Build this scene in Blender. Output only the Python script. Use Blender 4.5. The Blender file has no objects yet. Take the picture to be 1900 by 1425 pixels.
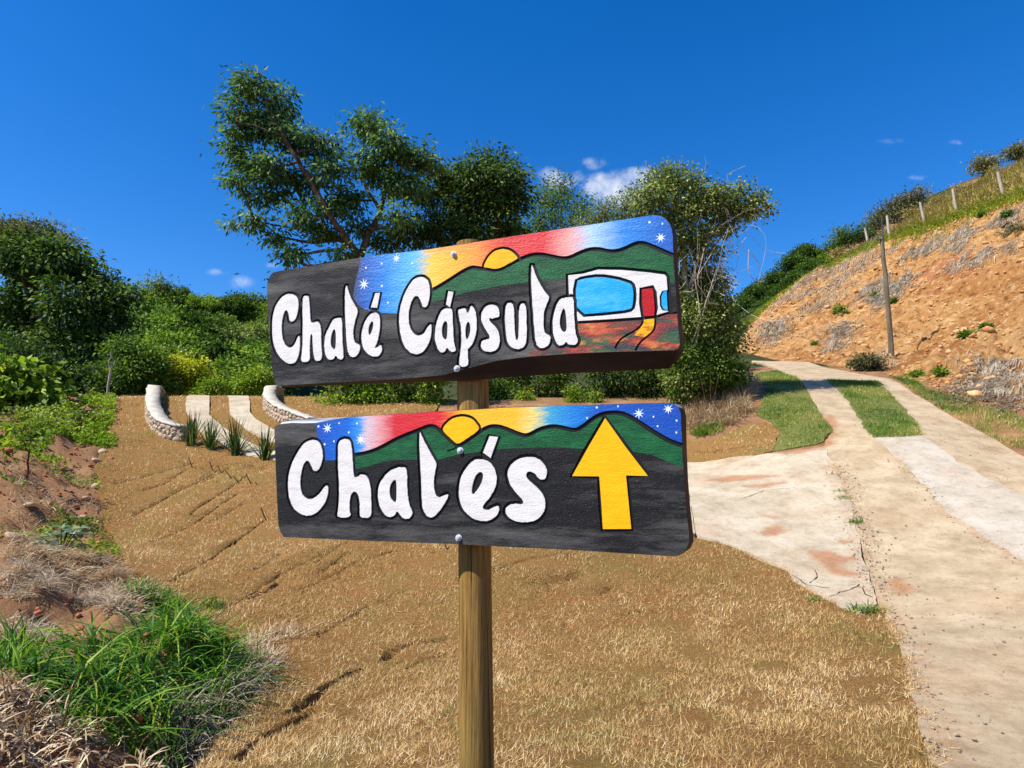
import bpy, math, random
import numpy as np
from mathutils import Vector, Matrix, geometry

SC = bpy.context.scene
COL = SC.collection
R = math.radians
rng = np.random.default_rng(7)
random.seed(7)

# ------------------------------------------------------------------ camera
FPX = 1250.0                       # focal length in pixels of the 1900 px wide photograph
PITCH = R(8.5)
CAM = np.array([0.0, 0.0, 1.6])
cam_d = bpy.data.cameras.new('camera')
cam = bpy.data.objects.new('camera', cam_d)
COL.objects.link(cam)
cam.location = CAM
cam.rotation_euler = (R(90) + PITCH, 0, 0)
cam_d.sensor_width = 36.0
cam_d.lens = FPX / 1900.0 * 36.0
cam_d.clip_start = 0.05
cam_d.clip_end = 5000.0
SC.camera = cam

# ------------------------------------------------------------------ sun and sky
SUN_EL, SUN_AZ = R(50), R(63)      # azimuth counted from "behind the camera" towards the left
SUN = Vector((-math.sin(SUN_AZ) * math.cos(SUN_EL), -math.cos(SUN_AZ) * math.cos(SUN_EL), math.sin(SUN_EL)))
sun_d = bpy.data.lights.new('sun', 'SUN')
sun_d.energy = 4.9
sun_d.angle = R(0.53)
sun_d.color = (1.0, 0.95, 0.87)
sun_o = bpy.data.objects.new('sun', sun_d)
COL.objects.link(sun_o)
sun_o.location = (-20, -10, 30)
sun_o.rotation_euler = SUN.to_track_quat('Z', 'Y').to_euler()

world = bpy.data.worlds.new('World')
SC.world = world
world.use_nodes = True
wnt = world.node_tree
wnt.nodes.clear()
w_out = wnt.nodes.new('ShaderNodeOutputWorld')
w_bg = wnt.nodes.new('ShaderNodeBackground')
w_sky = wnt.nodes.new('ShaderNodeTexSky')
w_sky.sky_type = 'NISHITA'
w_sky.sun_disc = False
w_sky.sun_elevation = SUN_EL
w_sky.sun_rotation = math.atan2(SUN.x, SUN.y)
w_sky.altitude = 1000.0
w_sky.air_density = 1.0
w_sky.dust_density = 0.4
w_sky.ozone_density = 4.0
w_bg.inputs['Strength'].default_value = 0.118
wnt.links.new(w_bg.outputs[0], w_out.inputs[0])

SC.view_settings.view_transform = 'Standard'
SC.view_settings.look = 'None'
SC.view_settings.exposure = 0.55
SC.view_settings.gamma = 1.0
SC.view_settings.use_curve_mapping = False
SC.cycles.max_bounces = 6
SC.cycles.transparent_max_bounces = 4

# ------------------------------------------------------------------ projecting photo measurements into the place
_cp, _sp = math.cos(PITCH), math.sin(PITCH)
def ray(x, y):
    u, v = (x - 950.0) / FPX, (712.5 - y) / FPX
    return np.array([u, _cp - v * _sp, _sp + v * _cp])
def P(x, y, d):
    return CAM + ray(x, y) * d

def lin(r, g, b, k=1.0):
    def f(c):
        c /= 255.0
        return c / 12.92 if c <= 0.04045 else ((c + 0.055) / 1.055) ** 2.4
    return (f(r) * k, f(g) * k, f(b) * k, 1.0)

# small white clouds low over the trees, as directions of the sky dome
def _world_clouds():
    L = wnt.links
    def N(t, **kw):
        n = wnt.nodes.new(t)
        for k, v in kw.items(): setattr(n, k, v)
        return n
    def M(op, a, b=None):
        n = N('ShaderNodeMath', operation=op)
        for i, q in enumerate((a, b)):
            if q is None: continue
            if hasattr(q, 'links'): L.new(q, n.inputs[i])
            else: n.inputs[i].default_value = q
        return n.outputs[0]
    tc = N('ShaderNodeTexCoord')
    sep = N('ShaderNodeSeparateXYZ'); L.new(tc.outputs['Generated'], sep.inputs[0])
    yy = M('MAXIMUM', sep.outputs[1], 0.05)
    u = M('DIVIDE', sep.outputs[0], yy); v = M('DIVIDE', sep.outputs[2], yy)
    nz = N('ShaderNodeTexNoise'); nz.inputs['Scale'].default_value = 30; nz.inputs['Detail'].default_value = 7
    nz.inputs['Roughness'].default_value = 0.62
    L.new(tc.outputs['Generated'], nz.inputs['Vector'])
    total = None
    for (x, y, rx, ry, amp) in ((1150, 352, 84, 42, 1.0), (1185, 338, 40, 34, .95), (1101, 303, 34, 16, .45), (1040, 330, 56, 32, .6),
                                (446, 523, 30, 16, .38), (405, 505, 26, 9, .35), (1782, 264, 26, 9, .45), (1655, 262, 34, 8, .25),
                                (1700, 330, 40, 8, .35), (1330, 520, 60, 26, .6), (505, 492, 16, 8, .4), (150, 215, 190, 40, .05)):
        r = ray(x, y); u0, v0 = r[0] / r[1], r[2] / r[1]
        a, b = rx / FPX * 1.15, ry / FPX * 1.15
        du = M('DIVIDE', M('SUBTRACT', u, u0), a); dv = M('DIVIDE', M('SUBTRACT', v, v0), b)
        q = M('SUBTRACT', 1.0, M('ADD', M('MULTIPLY', du, du), M('MULTIPLY', dv, dv)))
        q = M('MULTIPLY', M('MAXIMUM', q, 0.0), amp)
        total = q if total is None else M('MAXIMUM', total, q)
    edge = M('MINIMUM', M('MULTIPLY', total, 3.0), 1.0)
    puff = M('ADD', M('MULTIPLY', total, .9), M('MULTIPLY', M('SUBTRACT', nz.outputs[0], 0.54), 2.6))
    dens = M('MULTIPLY', edge, M('MULTIPLY', M('MINIMUM', M('MAXIMUM', puff, 0.0), 1.0), M('MINIMUM', M('MULTIPLY', total, 1.6), .85)))
    hs = N('ShaderNodeHueSaturation'); hs.inputs['Saturation'].default_value = 1.36; hs.inputs['Hue'].default_value = .508; hs.inputs['Value'].default_value = 1.17
    L.new(w_sky.outputs[0], hs.inputs['Color'])
    mx = N('ShaderNodeMix', data_type='RGBA')
    L.new(dens, mx.inputs[0]); L.new(hs.outputs[0], mx.inputs[6]); mx.inputs[7].default_value = (5.6, 5.9, 6.3, 1)
    L.new(mx.outputs[2], w_bg.inputs['Color'])
_world_clouds()

# ------------------------------------------------------------------ mesh helpers
def tag(o, label=None, cat=None, group=None, kind=None):
    if label: o['label'] = label
    if cat: o['category'] = cat
    if group: o['group'] = group
    if kind: o['kind'] = kind
    return o

def empty(name, loc, label=None, cat=None, group=None):
    o = bpy.data.objects.new(name, None)
    o.empty_display_size = 0.2
    COL.objects.link(o)
    o.location = [float(c) for c in loc]
    return tag(o, label, cat, group)

def root_loc(o):
    p = np.zeros(3)
    while o is not None:
        p = p + np.array(o.location); o = o.parent
    return p

class MB:
    """collects faces (quads and triangles) with a per-vertex random value"""
    def __init__(s): s.V = []; s.F = {}; s.A = []; s.n = 0
    def add(s, V, F, a=None):
        V = np.asarray(V, float).reshape(-1, 3); F = np.asarray(F, np.int64)
        s.V.append(V); s.F.setdefault(F.shape[1], []).append(F + s.n)
        s.A.append(np.zeros(len(V)) if a is None else np.broadcast_to(np.asarray(a, float), (len(V),)))
        s.n += len(V)
    def mesh(s, name, smooth=False, origin=None):
        V = np.concatenate(s.V)
        if origin is not None: V = V - np.asarray(origin)
        me = bpy.data.meshes.new(name)
        loops = []; starts = []; tot = 0
        for k, fl in s.F.items():
            f = np.concatenate(fl); loops.append(f.ravel()); starts.append(tot + np.arange(len(f)) * k); tot += f.size
        loops = np.concatenate(loops); starts = np.concatenate(starts)
        me.vertices.add(len(V)); me.vertices.foreach_set('co', V.astype(np.float32).ravel())
        me.loops.add(len(loops)); me.loops.foreach_set('vertex_index', loops.astype(np.int32))
        me.polygons.add(len(starts)); me.polygons.foreach_set('loop_start', starts.astype(np.int32))
        if smooth: me.polygons.foreach_set('use_smooth', np.ones(len(starts), bool))
        at = me.attributes.new('v', 'FLOAT', 'POINT'); at.data.foreach_set('value', np.concatenate(s.A).astype(np.float32))
        me.update(calc_edges=True); me.validate()
        return me
    def build(s, name, mat, parent=None, smooth=False, origin=None):
        """one mesh object; vertices are given in world space"""
        org = root_loc(parent) if parent is not None else (np.zeros(3) if origin is None else np.asarray(origin, float))
        me = s.mesh(name, smooth, org)
        if mat is not None: me.materials.append(mat)
        o = bpy.data.objects.new(name, me); COL.objects.link(o)
        if parent is not None: o.parent = parent
        else: o.location = org
        return o

def copy_tree(o, parent=None):
    c = o.copy(); COL.objects.link(c); c.parent = parent
    for ch in list(o.children): copy_tree(ch, c)
    return c

def nrm(v):
    v = np.asarray(v, float)
    return v / np.maximum(np.linalg.norm(v, axis=-1, keepdims=True), 1e-9)

def tube(mb, pts, rad, sides=7, a=0.0, cap=True):
    pts = np.asarray(pts, float); n = len(pts)
    rad = np.broadcast_to(np.asarray(rad, float), (n,))
    tan = np.gradient(pts, axis=0); tan = nrm(tan)
    ref = np.array([1.0, 0, 0]) if abs(tan[:, 0]).mean() < .8 else np.array([0, 1.0, 0])
    s1 = nrm(np.cross(tan, ref)); s2 = np.cross(tan, s1)
    th = np.arange(sides) * 2 * np.pi / sides
    ring = pts[:, None, :] + rad[:, None, None] * (np.cos(th)[None, :, None] * s1[:, None, :] + np.sin(th)[None, :, None] * s2[:, None, :])
    V = ring.reshape(-1, 3)
    i = np.arange(n - 1)[:, None] * sides; j = np.arange(sides)[None, :]; k = (j + 1) % sides
    F = np.stack([i + j, i + k, i + sides + k, i + sides + j], -1).reshape(-1, 4)
    mb.add(V, F, a)
    if cap:
        for e, base in ((0, 0), (n - 1, (n - 1) * sides)):
            V2 = np.vstack([ring[e], pts[e][None]])
            F2 = np.array([[q, (q + 1) % sides, sides] for q in range(sides)])
            mb.add(V2, F2 if e else F2[:, ::-1], a)

def bez(p0, p1, sag=(0, 0, 0), n=6, wob=0.0):
    t = np.linspace(0, 1, n)[:, None]
    p0, p1, sag = map(lambda q: np.asarray(q, float), (p0, p1, sag))
    q = p0 * (1 - t) + p1 * t + sag * (4 * t * (1 - t))
    if wob: q[1:-1] += rng.normal(0, wob, (n - 2, 3))
    return q

def box(mb, c, s, a=0.0, rot=None):
    sx, sy, sz = np.asarray(s) / 2
    V = np.array([[x, y, z] for x in (-sx, sx) for y in (-sy, sy) for z in (-sz, sz)])
    if rot is not None: V = V @ np.asarray(rot).T
    F = [[0, 1, 3, 2], [4, 6, 7, 5], [0, 4, 5, 1], [2, 3, 7, 6], [0, 2, 6, 4], [1, 5, 7, 3]]
    mb.add(V + np.asarray(c), F, a)

# value noise
_perm = rng.random((256, 256))
def vnoise(x, y):
    x = np.asarray(x, float); y = np.asarray(y, float)
    xi = np.floor(x).astype(int); yi = np.floor(y).astype(int)
    fx = x - xi; fy = y - yi
    fx = fx * fx * (3 - 2 * fx); fy = fy * fy * (3 - 2 * fy)
    g = lambda a, b: _perm[a & 255, b & 255]
    return (g(xi, yi) * (1 - fx) * (1 - fy) + g(xi + 1, yi) * fx * (1 - fy) + g(xi, yi + 1) * (1 - fx) * fy + g(xi + 1, yi + 1) * fx * fy) * 2 - 1
def fbm(x, y, o=4, gain=.5):
    s = 0; a = 1.0
    for k in range(o):
        s = s + a * vnoise(x * 2 ** k + 17.3 * k, y * 2 ** k + 5.1 * k); a *= gain
    return s
def cells(x, y):
    """distance to the nearest jittered point and its random value"""
    xi = np.floor(x).astype(int); yi = np.floor(y).astype(int)
    best = np.full(np.shape(x), 9.0); val = np.zeros(np.shape(x))
    for dx in (-1, 0, 1):
        for dy in (-1, 0, 1):
            a, b = xi + dx, yi + dy
            px = a + _perm[a & 255, b & 255]; py = b + _perm[(a + 91) & 255, (b + 37) & 255]
            d = np.hypot(x - px, y - py); m = d < best
            best = np.where(m, d, best); val = np.where(m, _perm[(a + 13) & 255, (b + 177) & 255], val)
    return best, val

def inside(poly, x, y):
    poly = np.asarray(poly, float)[:, :2]; x = np.asarray(x, float); y = np.asarray(y, float)
    r = np.zeros(x.shape, bool)
    n = len(poly)
    for i in range(n):
        x0, y0 = poly[i]; x1, y1 = poly[(i + 1) % n]
        if y0 == y1: continue
        c = (y0 > y) != (y1 > y)
        r ^= c & (x < (x1 - x0) * (y - y0) / (y1 - y0) + x0)
    return r

def seg_dist(poly, x, y, closed=False):
    poly = np.asarray(poly, float)[:, :2]
    best = np.full(np.shape(x), 1e9)
    n = len(poly)
    for i in range(n if closed else n - 1):
        a = poly[i]; b = poly[(i + 1) % n]; d = b - a
        t = np.clip(((x - a[0]) * d[0] + (y - a[1]) * d[1]) / max(d @ d, 1e-12), 0, 1)
        best = np.minimum(best, np.hypot(x - a[0] - t * d[0], y - a[1] - t * d[1]))
    return best

def smoothstep(a, b, x):
    t = np.clip((x - a) / (b - a), 0, 1); return t * t * (3 - 2 * t)

# ------------------------------------------------------------------ materials
def nodes(name):
    m = bpy.data.materials.new(name); m.use_nodes = True
    nt = m.node_tree; nt.nodes.clear()
    out = nt.nodes.new('ShaderNodeOutputMaterial')
    b = nt.nodes.new('ShaderNodeBsdfPrincipled'); nt.links.new(b.outputs[0], out.inputs[0])
    return m, nt, b, out
def nd(nt, t, **kw):
    n = nt.nodes.new(t)
    for k, v in kw.items():
        if k.startswith('i_'):
            n.inputs[k[2:].replace('_', ' ')].default_value = v
        else: setattr(n, k, v)
    return n
def ramp(nt, fac, stops):
    r = nt.nodes.new('ShaderNodeValToRGB')
    e = r.color_ramp.elements
    while len(e) < len(stops): e.new(0.5)
    for q, (p, c) in zip(e, stops): q.position = p; q.color = c
    if fac is not None: nt.links.new(fac, r.inputs[0])
    return r.outputs[0]
def tex_noise(nt, scale, detail=5, rough=.55, stretch=None, coord='Object', off=0.0):
    tc = nd(nt, 'ShaderNodeTexCoord'); mp = nd(nt, 'ShaderNodeMapping')
    if stretch: mp.inputs['Scale'].default_value = stretch
    mp.inputs['Location'].default_value = (off, off * .7, off * .3)
    nt.links.new(tc.outputs[coord], mp.inputs[0])
    n = nd(nt, 'ShaderNodeTexNoise'); n.inputs['Scale'].default_value = scale
    n.inputs['Detail'].default_value = detail; n.inputs['Roughness'].default_value = rough
    nt.links.new(mp.outputs[0], n.inputs['Vector'])
    return n.outputs[0]
def mixc(nt, fac, a, b, mode='MIX'):
    m = nd(nt, 'ShaderNodeMix', data_type='RGBA', blend_type=mode)
    for i, q in ((0, fac), (6, a), (7, b)):
        if hasattr(q, 'links'): nt.links.new(q, m.inputs[i])
        else: m.inputs[i].default_value = q
    return m.outputs[2]
def math_(nt, op, a, b=None):
    m = nd(nt, 'ShaderNodeMath', operation=op)
    for i, q in enumerate((a, b)):
        if q is None: continue
        if hasattr(q, 'links'): nt.links.new(q, m.inputs[i])
        else: m.inputs[i].default_value = q
    return m.outputs[0]
def bump(nt, b, h, strength=.5, dist=.02):
    n = nd(nt, 'ShaderNodeBump'); n.inputs['Strength'].default_value = strength; n.inputs['Distance'].default_value = dist
    nt.links.new(h, n.inputs['Height']); nt.links.new(n.outputs[0], b.inputs['Normal'])
def mat_noise(name, stops, scale=4, detail=6, rough=.85, bs=.4, bscale=None, bdist=.02, stretch=None, spec=.3, coord='Object'):
    m, nt, b, o = nodes(name)
    n = tex_noise(nt, scale, detail, .6, stretch, coord)
    nt.links.new(ramp(nt, n, stops), b.inputs['Base Color'])
    b.inputs['Roughness'].default_value = rough; b.inputs['Specular IOR Level'].default_value = spec
    if bs: bump(nt, b, tex_noise(nt, bscale or scale * 5, 6, .65, stretch, coord), bs, bdist)
    return m
def attr(nt, name='v'):
    a = nd(nt, 'ShaderNodeAttribute'); a.attribute_name = name
    return a.outputs['Fac']
def mat_leaf(name, stops, rough=.45, trans=.32, spec=.45, tint=(1.25, 1.35, .55)):
    """leaf colour runs along each leaf's own random value"""
    m, nt, b, out = nodes(name)
    c = ramp(nt, attr(nt), stops)
    nt.links.new(c, b.inputs['Base Color'])
    b.inputs['Roughness'].default_value = rough; b.inputs['Specular IOR Level'].default_value = spec
    if trans:
        t = nd(nt, 'ShaderNodeBsdfTranslucent')
        nt.links.new(mixc(nt, 1.0, c, (*tint, 1), 'MULTIPLY'), t.inputs[0])
        mx = nd(nt, 'ShaderNodeMixShader'); mx.inputs[0].default_value = trans
        nt.links.new(b.outputs[0], mx.inputs[1]); nt.links.new(t.outputs[0], mx.inputs[2]); nt.links.new(mx.outputs[0], out.inputs[0])
    return m
def mat_plain(name, col, rough=.6, spec=.4, metal=0.0):
    m, nt, b, o = nodes(name)
    b.inputs['Base Color'].default_value = col; b.inputs['Roughness'].default_value = rough
    b.inputs['Specular IOR Level'].default_value = spec; b.inputs['Metallic'].default_value = metal
    return m

# ------------------------------------------------------------------ the shape of the land
# measured points: (photo x, photo y, distance along the view in metres)
_ctl = [(1000, 1425, 3.85), (700, 1425, 3.9), (1300, 1425, 3.85), (400, 1425, 4.05), (520, 1180, 7.0), (870, 1180, 7.2), (1250, 1180, 7.1), (1650, 1180, 7.0),
        (1600, 1140, 8.0), (1290, 1000, 10.5), (1290, 860, 16.0), (1560, 900, 12.8), (1530, 830, 15.0), (1480, 700, 22.0), (1440, 680, 27.0),
        (1900, 1100, 8.2), (1900, 1425, 4.0), (1900, 850, 14.0), (1700, 735, 19.2), (1715, 812, 14.8), (1620, 815, 14.8), (1540, 708, 20.8), (1625, 710, 20.6),
        (1400, 672, 30.0), (1560, 690, 25.0), (1640, 700, 23.2), (1655, 675, 26.0), (1370, 650, 36.0), (1450, 672, 31.0), (1560, 684, 27.0),
        (1660, 690, 24.0), (1800, 760, 17.3), (1900, 830, 14.6), (1900, 700, 19.0), (1900, 560, 25.5), (1780, 590, 27.5), (1650, 570, 33.5), (1560, 590, 36.5), (1480, 610, 38.0),
        (1900, 372, 34.0), (1750, 420, 38.0), (1640, 455, 42.0), (1550, 487, 47.0), (1500, 510, 51.0), (1400, 600, 45.0), (1370, 636, 40.0),
        (1900, 285, 48.0), (1780, 350, 52.0), (1700, 388, 54.0), (1620, 436, 57.0), (1540, 470, 60.0),
        (220, 740, 21.5), (300, 738, 22.0), (450, 738, 22.0), (600, 738, 22.0), (500, 850, 15.0), (900, 850, 15.0), (180, 900, 13.0), (200, 1000, 10.5), (600, 1050, 9.0),
        (900, 1030, 9.0), (350, 950, 11.5), (100, 850, 13.5), (50, 770, 17.0), (0, 900, 10.5), (0, 1050, 7.2), (100, 1150, 6.2), (250, 1080, 8.0),
        (210, 1250, 4.9), (0, 1425, 3.1), (250, 1425, 3.9), (120, 745, 19.0), (1300, 745, 19.0), (1000, 745, 20.0), (1380, 760, 18.0), (1390, 830, 15.5), (1100, 930, 12.0)]
_pts = [P(*c) for c in _ctl]
# places the photograph only implies: under the camera, behind crests, to the sides
_pts += [np.array(q, float) for q in [(0, 0, 0), (0, 2, 0), (-2, 0, .1), (3, 0, 0), (0, -6, -.6), (-6, -6, .2), (6, -6, -.5), (-8, 2, .9), (12, 1, .6), (14, 7, 2.2), (20, 5, 6), (24, 14, 12),
         (-10, 6, 1.7), (-18, 14, 3.2), (-20, 4, 1.8), (-12, 25, 4.3), (-4, 26, 4.5), (-8, 32, 4.2), (-16, 32, 3.6), (-28, 30, 2.5), (4, 26, 4.6), (6, 34, 5.5), (0, 40, 4.5), (-10, 42, 3.5), (-30, 45, 4),
         (10, 45, 8), (30, 56, 25), (46, 42, 26), (50, 20, 22), (34, 4, 12), (-30, 10, 2), (-30, -10, 1), (30, -12, 4), (0, -25, -2), (20, 65, 19), (0, 60, 7), (-20, 60, 7)]]
_C = np.array(_pts)
def _phi(d2): return np.where(d2 > 1e-9, d2 * np.log(np.maximum(d2, 1e-9)) * .5, 0)
_n = len(_C)
_K = _phi(((_C[:, None, :2] - _C[None, :, :2]) ** 2).sum(-1)) + np.eye(_n) * 0.6
_Pm = np.hstack([np.ones((_n, 1)), _C[:, :2]])
_A = np.block([[_K, _Pm], [_Pm.T, np.zeros((3, 3))]])
_W = np.linalg.solve(_A, np.concatenate([_C[:, 2], np.zeros(3)]))

def _far(x, y):
    g = lambda cx, cy, sx, sy, h: h * np.exp(-((x - cx) / sx) ** 2 - ((y - cy) / sy) ** 2)
    return 5 + g(-52, 112, 30, 34, 21) + g(-10, 120, 40, 40, 12) + g(55, 68, 36, 40, 21) + g(-140, 120, 60, 60, 26) + g(150, 120, 90, 80, 40) + 2.0 * fbm(x / 40, y / 40, 3)
def base_z(x, y):
    x = np.asarray(x, float); y = np.asarray(y, float)
    shp = x.shape; xf = x.ravel(); yf = y.ravel()
    out = np.empty(len(xf))
    for s in range(0, len(xf), 40000):
        a = xf[s:s + 40000]; b = yf[s:s + 40000]
        out[s:s + 40000] = _phi((a[:, None] - _C[None, :, 0]) ** 2 + (b[:, None] - _C[None, :, 1]) ** 2) @ _W[:_n] + _W[_n] + _W[_n + 1] * a + _W[_n + 2] * b
    w = smoothstep(46, 66, np.hypot(xf * .9, yf))
    return (np.clip(out, -4, 27) * (1 - w) + _far(xf, yf) * w).reshape(shp)

def hit(x, y, dmax=60.0):
    """where the line of sight through a photo point meets the land"""
    r = ray(x, y); ds = np.concatenate([np.linspace(1.5, 30, 380), np.linspace(30.2, dmax, 200)])
    q = CAM[None] + ds[:, None] * r[None]
    g = q[:, 2] - base_z(q[:, 0], q[:, 1])
    k = np.nonzero(g < 0)[0]
    if len(k) == 0:
        i = int(np.argmin(g)); return q[i] - np.array([0, 0, g[i]])
    i = k[0]
    if i == 0: return q[0]
    t = g[i - 1] / (g[i - 1] - g[i]); p = q[i - 1] * (1 - t) + q[i] * t
    return p
def hits(pts): return np.array([hit(*p) if len(p) == 2 else P(*p) for p in pts])

# --- outlines of the ground surfaces
left_strip_in = [(350.5, 738.5, 22.3), (344.5, 753), (344.5, 767), (353, 777), (369, 800), (390, 816), (427, 833), (457, 848), (478, 852), (509, 857)]
left_strip_out = [(509, 842.5), (478, 833), (447.6, 820), (427, 806.5), (408, 792.5), (387, 774), (388, 738.5, 22.3)]
right_strip_in = [(423, 738.5, 22.3), (425.5, 753), (427, 772), (440.6, 785.7), (457, 799.6), (478, 811), (509, 826)]
right_strip_out = [(507, 802), (491.6, 792.6), (475, 783), (464, 769.5), (464, 753), (459, 738.5, 22.3)]
XY = lambda a: np.asarray(a)[:, :2]
ls_i, ls_o, rs_i, rs_o = map(lambda a: XY(hits(a)), (left_strip_in, left_strip_out, right_strip_in, right_strip_out))
# the two tracks of the drive run on behind the boards and meet the apron
ap_top = XY(hits([(1270, 862), (1340, 856), (1400, 850), (1470, 842), (1530, 832)]))
ap_join = XY(hits([(1545, 868), (1560, 900), (1572, 930), (1580, 960), (1592, 1000), (1600, 1040), (1616, 1085), (1630, 1130)]))
ap_bot = XY(hits([(1600, 1145), (1560, 1131), (1520, 1110), (1470, 1085), (1462, 1066), (1420, 1048), (1350, 1016), (1290, 1000)]))
def through(a, b, n, bulge):
    t = np.linspace(0, 1, n)[1:-1, None]; q = a * (1 - t) + b * t
    d = b - a; nn = np.array([-d[1], d[0]]) / max(np.hypot(*d), 1e-6)
    return q + nn * bulge * 4 * t * (1 - t)
_apx_b = ap_bot[-1]; _apx_t = ap_top[0]
lo_i = np.vstack([ls_i, through(ls_i[-1], _apx_b, 9, -.5)]); lo_o = np.vstack([ls_o[::-1]])[::1]
e1 = through(ls_o[0], _apx_b * .72 + _apx_t * .28, 9, -.5)
e2 = through(rs_i[-1], _apx_b * .3 + _apx_t * .7, 9, -.4)
e3 = through(rs_o[0], _apx_t, 9, -.3)
track_a = np.vstack([ls_i, through(ls_i[-1], _apx_b, 9, -.5), (_apx_b)[None], (_apx_b * .72 + _apx_t * .28)[None], e1[::-1], ls_o])
track_b = np.vstack([rs_i, e2, (_apx_b * .3 + _apx_t * .7)[None], _apx_t[None], e3[::-1], rs_o])
apron = np.vstack([ap_top, ap_join, ap_bot])
road_left = np.vstack([XY(hits([(1395, 674, 30.5), (1440, 686), (1480, 704), (1500, 728), (1512, 752), (1532, 780), (1546, 802), (1532, 822), (1530, 832)])), ap_join,
                       XY(hits([(1640, 1140), (1662, 1185), (1676, 1240), (1692, 1300), (1706, 1360), (1724, 1425)])), [[2.62, 2.6], [2.7, 0], [2.6, -8]]])
road_right = np.vstack([XY(hits([(1395, 668, 32.5), (1500, 678, 29), (1560, 689), (1640, 703), (1672, 716), (1700, 735), (1740, 760), (1790, 790), (1850, 822), (1900, 852)])),
                        [[9.4, 8.6], [8.3, 6.0], [7.6, 3.0], [7.3, 0], [7.2, -8]]])
road = np.vstack([road_left, road_right[::-1]])
# whiter infill between the wheel tracks, and the strip of turf further up
strip = XY(hits([(1534, 708), (1580, 708.5), (1627, 710), (1652, 735), (1690, 775), (1716, 812), (1670, 815), (1620, 816), (1600, 785), (1580, 752), (1556, 726)]))
infill = np.vstack([XY(hits([(1622, 817.5), (1670, 816.5), (1718, 813.5), (1760, 850), (1820, 885), (1880, 915), (1960, 960), (2060, 1030)])), [[6.3, 3.0], [5.0, 3.2]], XY(hits([(1905, 1060), (1860, 1020), (1800, 985), (1760, 955), (1720, 912), (1690, 880), (1660, 850)]))])
_b_base = XY([P(*q) for q in [(1366, 655, 36), (1450, 674, 31.3), (1560, 688, 27.3), (1640, 700, 24.4), (1700, 728, 20.8), (1790, 742, 18.6), (1900, 770, 16.8), (2050, 850, 14.5), (2300, 900, 13)]])
_b_top = XY([P(*q) for q in [(2400, 300, 27), (2100, 300, 31), (1900, 368, 34.4), (1750, 417, 38.4), (1640, 452, 42.4), (1550, 484, 47.4), (1500, 507, 51), (1440, 556, 49), (1400, 598, 46), (1374, 634, 41)]])
bank_poly = np.vstack([_b_base, _b_top])
lawn_edge_l = XY(hits([(205, 742), (200, 790), (190, 830), (178, 870), (180, 900), (190, 960), (215, 1010), (235, 1050), (290, 1085), (330, 1120), (370, 1165), (430, 1190), (500, 1185), (512, 1200), (500, 1250), (450, 1330), (400, 1385), (372, 1425)]))
lawn_poly = np.vstack([[[-14.0, 27.5]], lawn_edge_l, [[-1.35, 2.4], [-.9, 0], [-.8, -4], [2.5, -4], [2.55, 0], [2.45, 2.6]],
                       XY(hits([(1750, 1425), (1732, 1360), (1714, 1300), (1696, 1240), (1680, 1185), (1650, 1130), (1600, 1125), (1560, 1112), (1530, 1092), (1490, 1070), (1480, 1050), (1430, 1034), (1360, 1000), (1300, 985)])),
                       ap_bot[-1:] * .5 + ap_top[:1] * .5, XY(hits([(1270, 862), (1340, 857), (1400, 851), (1435, 838), (1448, 800), (1420, 785), (1380, 792), (1330, 815), (1285, 822), (1260, 800), (1180, 800), (1000, 790), (800, 780)])), [[-2.2, 23], [-2.0, 27.5]]])
soil_poly = np.vstack([lawn_edge_l, [[-1.3, 2.3], [-1.0, -3], [-9, -3], [-16, 10], [-19, 21]]])

def covered(x, y):
    c = inside(lawn_poly, x, y)
    for q in (road, apron, track_a, track_b, bank_poly): c |= inside(q, x, y)
    return c
def mound(x, y):
    """rough heaps of spoil left of the lawn"""
    m = inside(soil_poly, x, y)
    d = seg_dist(lawn_edge_l, x, y)
    w = np.where(m, smoothstep(0.02, .7, d), 0)
    return w * (.10 + .16 * fbm(x * .9, y * .9, 3) + .11 * fbm(x * 3.0, y * 3.0, 4, .6)) + np.where(m, .02 * fbm(x * 12, y * 12, 3, .6), 0)
def ditch(x, y):
    """the hollow where the long grass grows, beside the edge of the turf"""
    return -.28 * np.exp(-((x + 1.75) / .42) ** 2 - ((y - 4.3) / .9) ** 2)
def ground_z(x, y):
    return base_z(x, y) + mound(x, y) + np.where(inside(soil_poly, x, y), ditch(x, y), 0)

def cdt_poly(poly, res, extra=None):
    """triangles filling an outline, with points about res apart"""
    poly = np.asarray(poly, float)
    x0, y0 = poly.min(0); x1, y1 = poly.max(0)
    gx, gy = np.meshgrid(np.arange(x0, x1, res), np.arange(y0, y1, res))
    gx = gx.ravel() + rng.uniform(-.3, .3, gx.size) * res; gy = gy.ravel() + rng.uniform(-.3, .3, gy.size) * res
    k = inside(poly, gx, gy); gx, gy = gx[k], gy[k]
    k = seg_dist(poly, gx, gy, True) > res * .45; pts = np.stack([gx[k], gy[k]], 1)
    if extra is not None: pts = np.vstack([pts, extra])
    allp = np.vstack([poly, pts]); n = len(poly)
    r = geometry.delaunay_2d_cdt([Vector(p) for p in allp.tolist()], [(i, (i + 1) % n) for i in range(n)], [], 0, 1e-6)
    V = np.array([tuple(v) for v in r[0]]); F = np.array(r[2])
    c = V[F].mean(1); F = F[inside(poly, c[:, 0], c[:, 1])]
    return V, F

def rag(poly, step, amp, seed=0):
    """walk an outline in small steps with a broken edge"""
    poly = np.asarray(poly, float); out = []
    n = len(poly)
    for i in range(n):
        a, b = poly[i], poly[(i + 1) % n]; L = np.hypot(*(b - a)); m = max(1, int(L / step))
        d = (b - a) / max(L, 1e-6); nn = np.array([-d[1], d[0]])
        for k in range(m):
            q = a + (b - a) * k / m
            out.append(q + nn * amp * float(fbm(np.array(q[0] * 1.7 / step * .25 + seed), np.array(q[1] * 1.7 / step * .25), 3)))
    return np.array(out)

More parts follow.
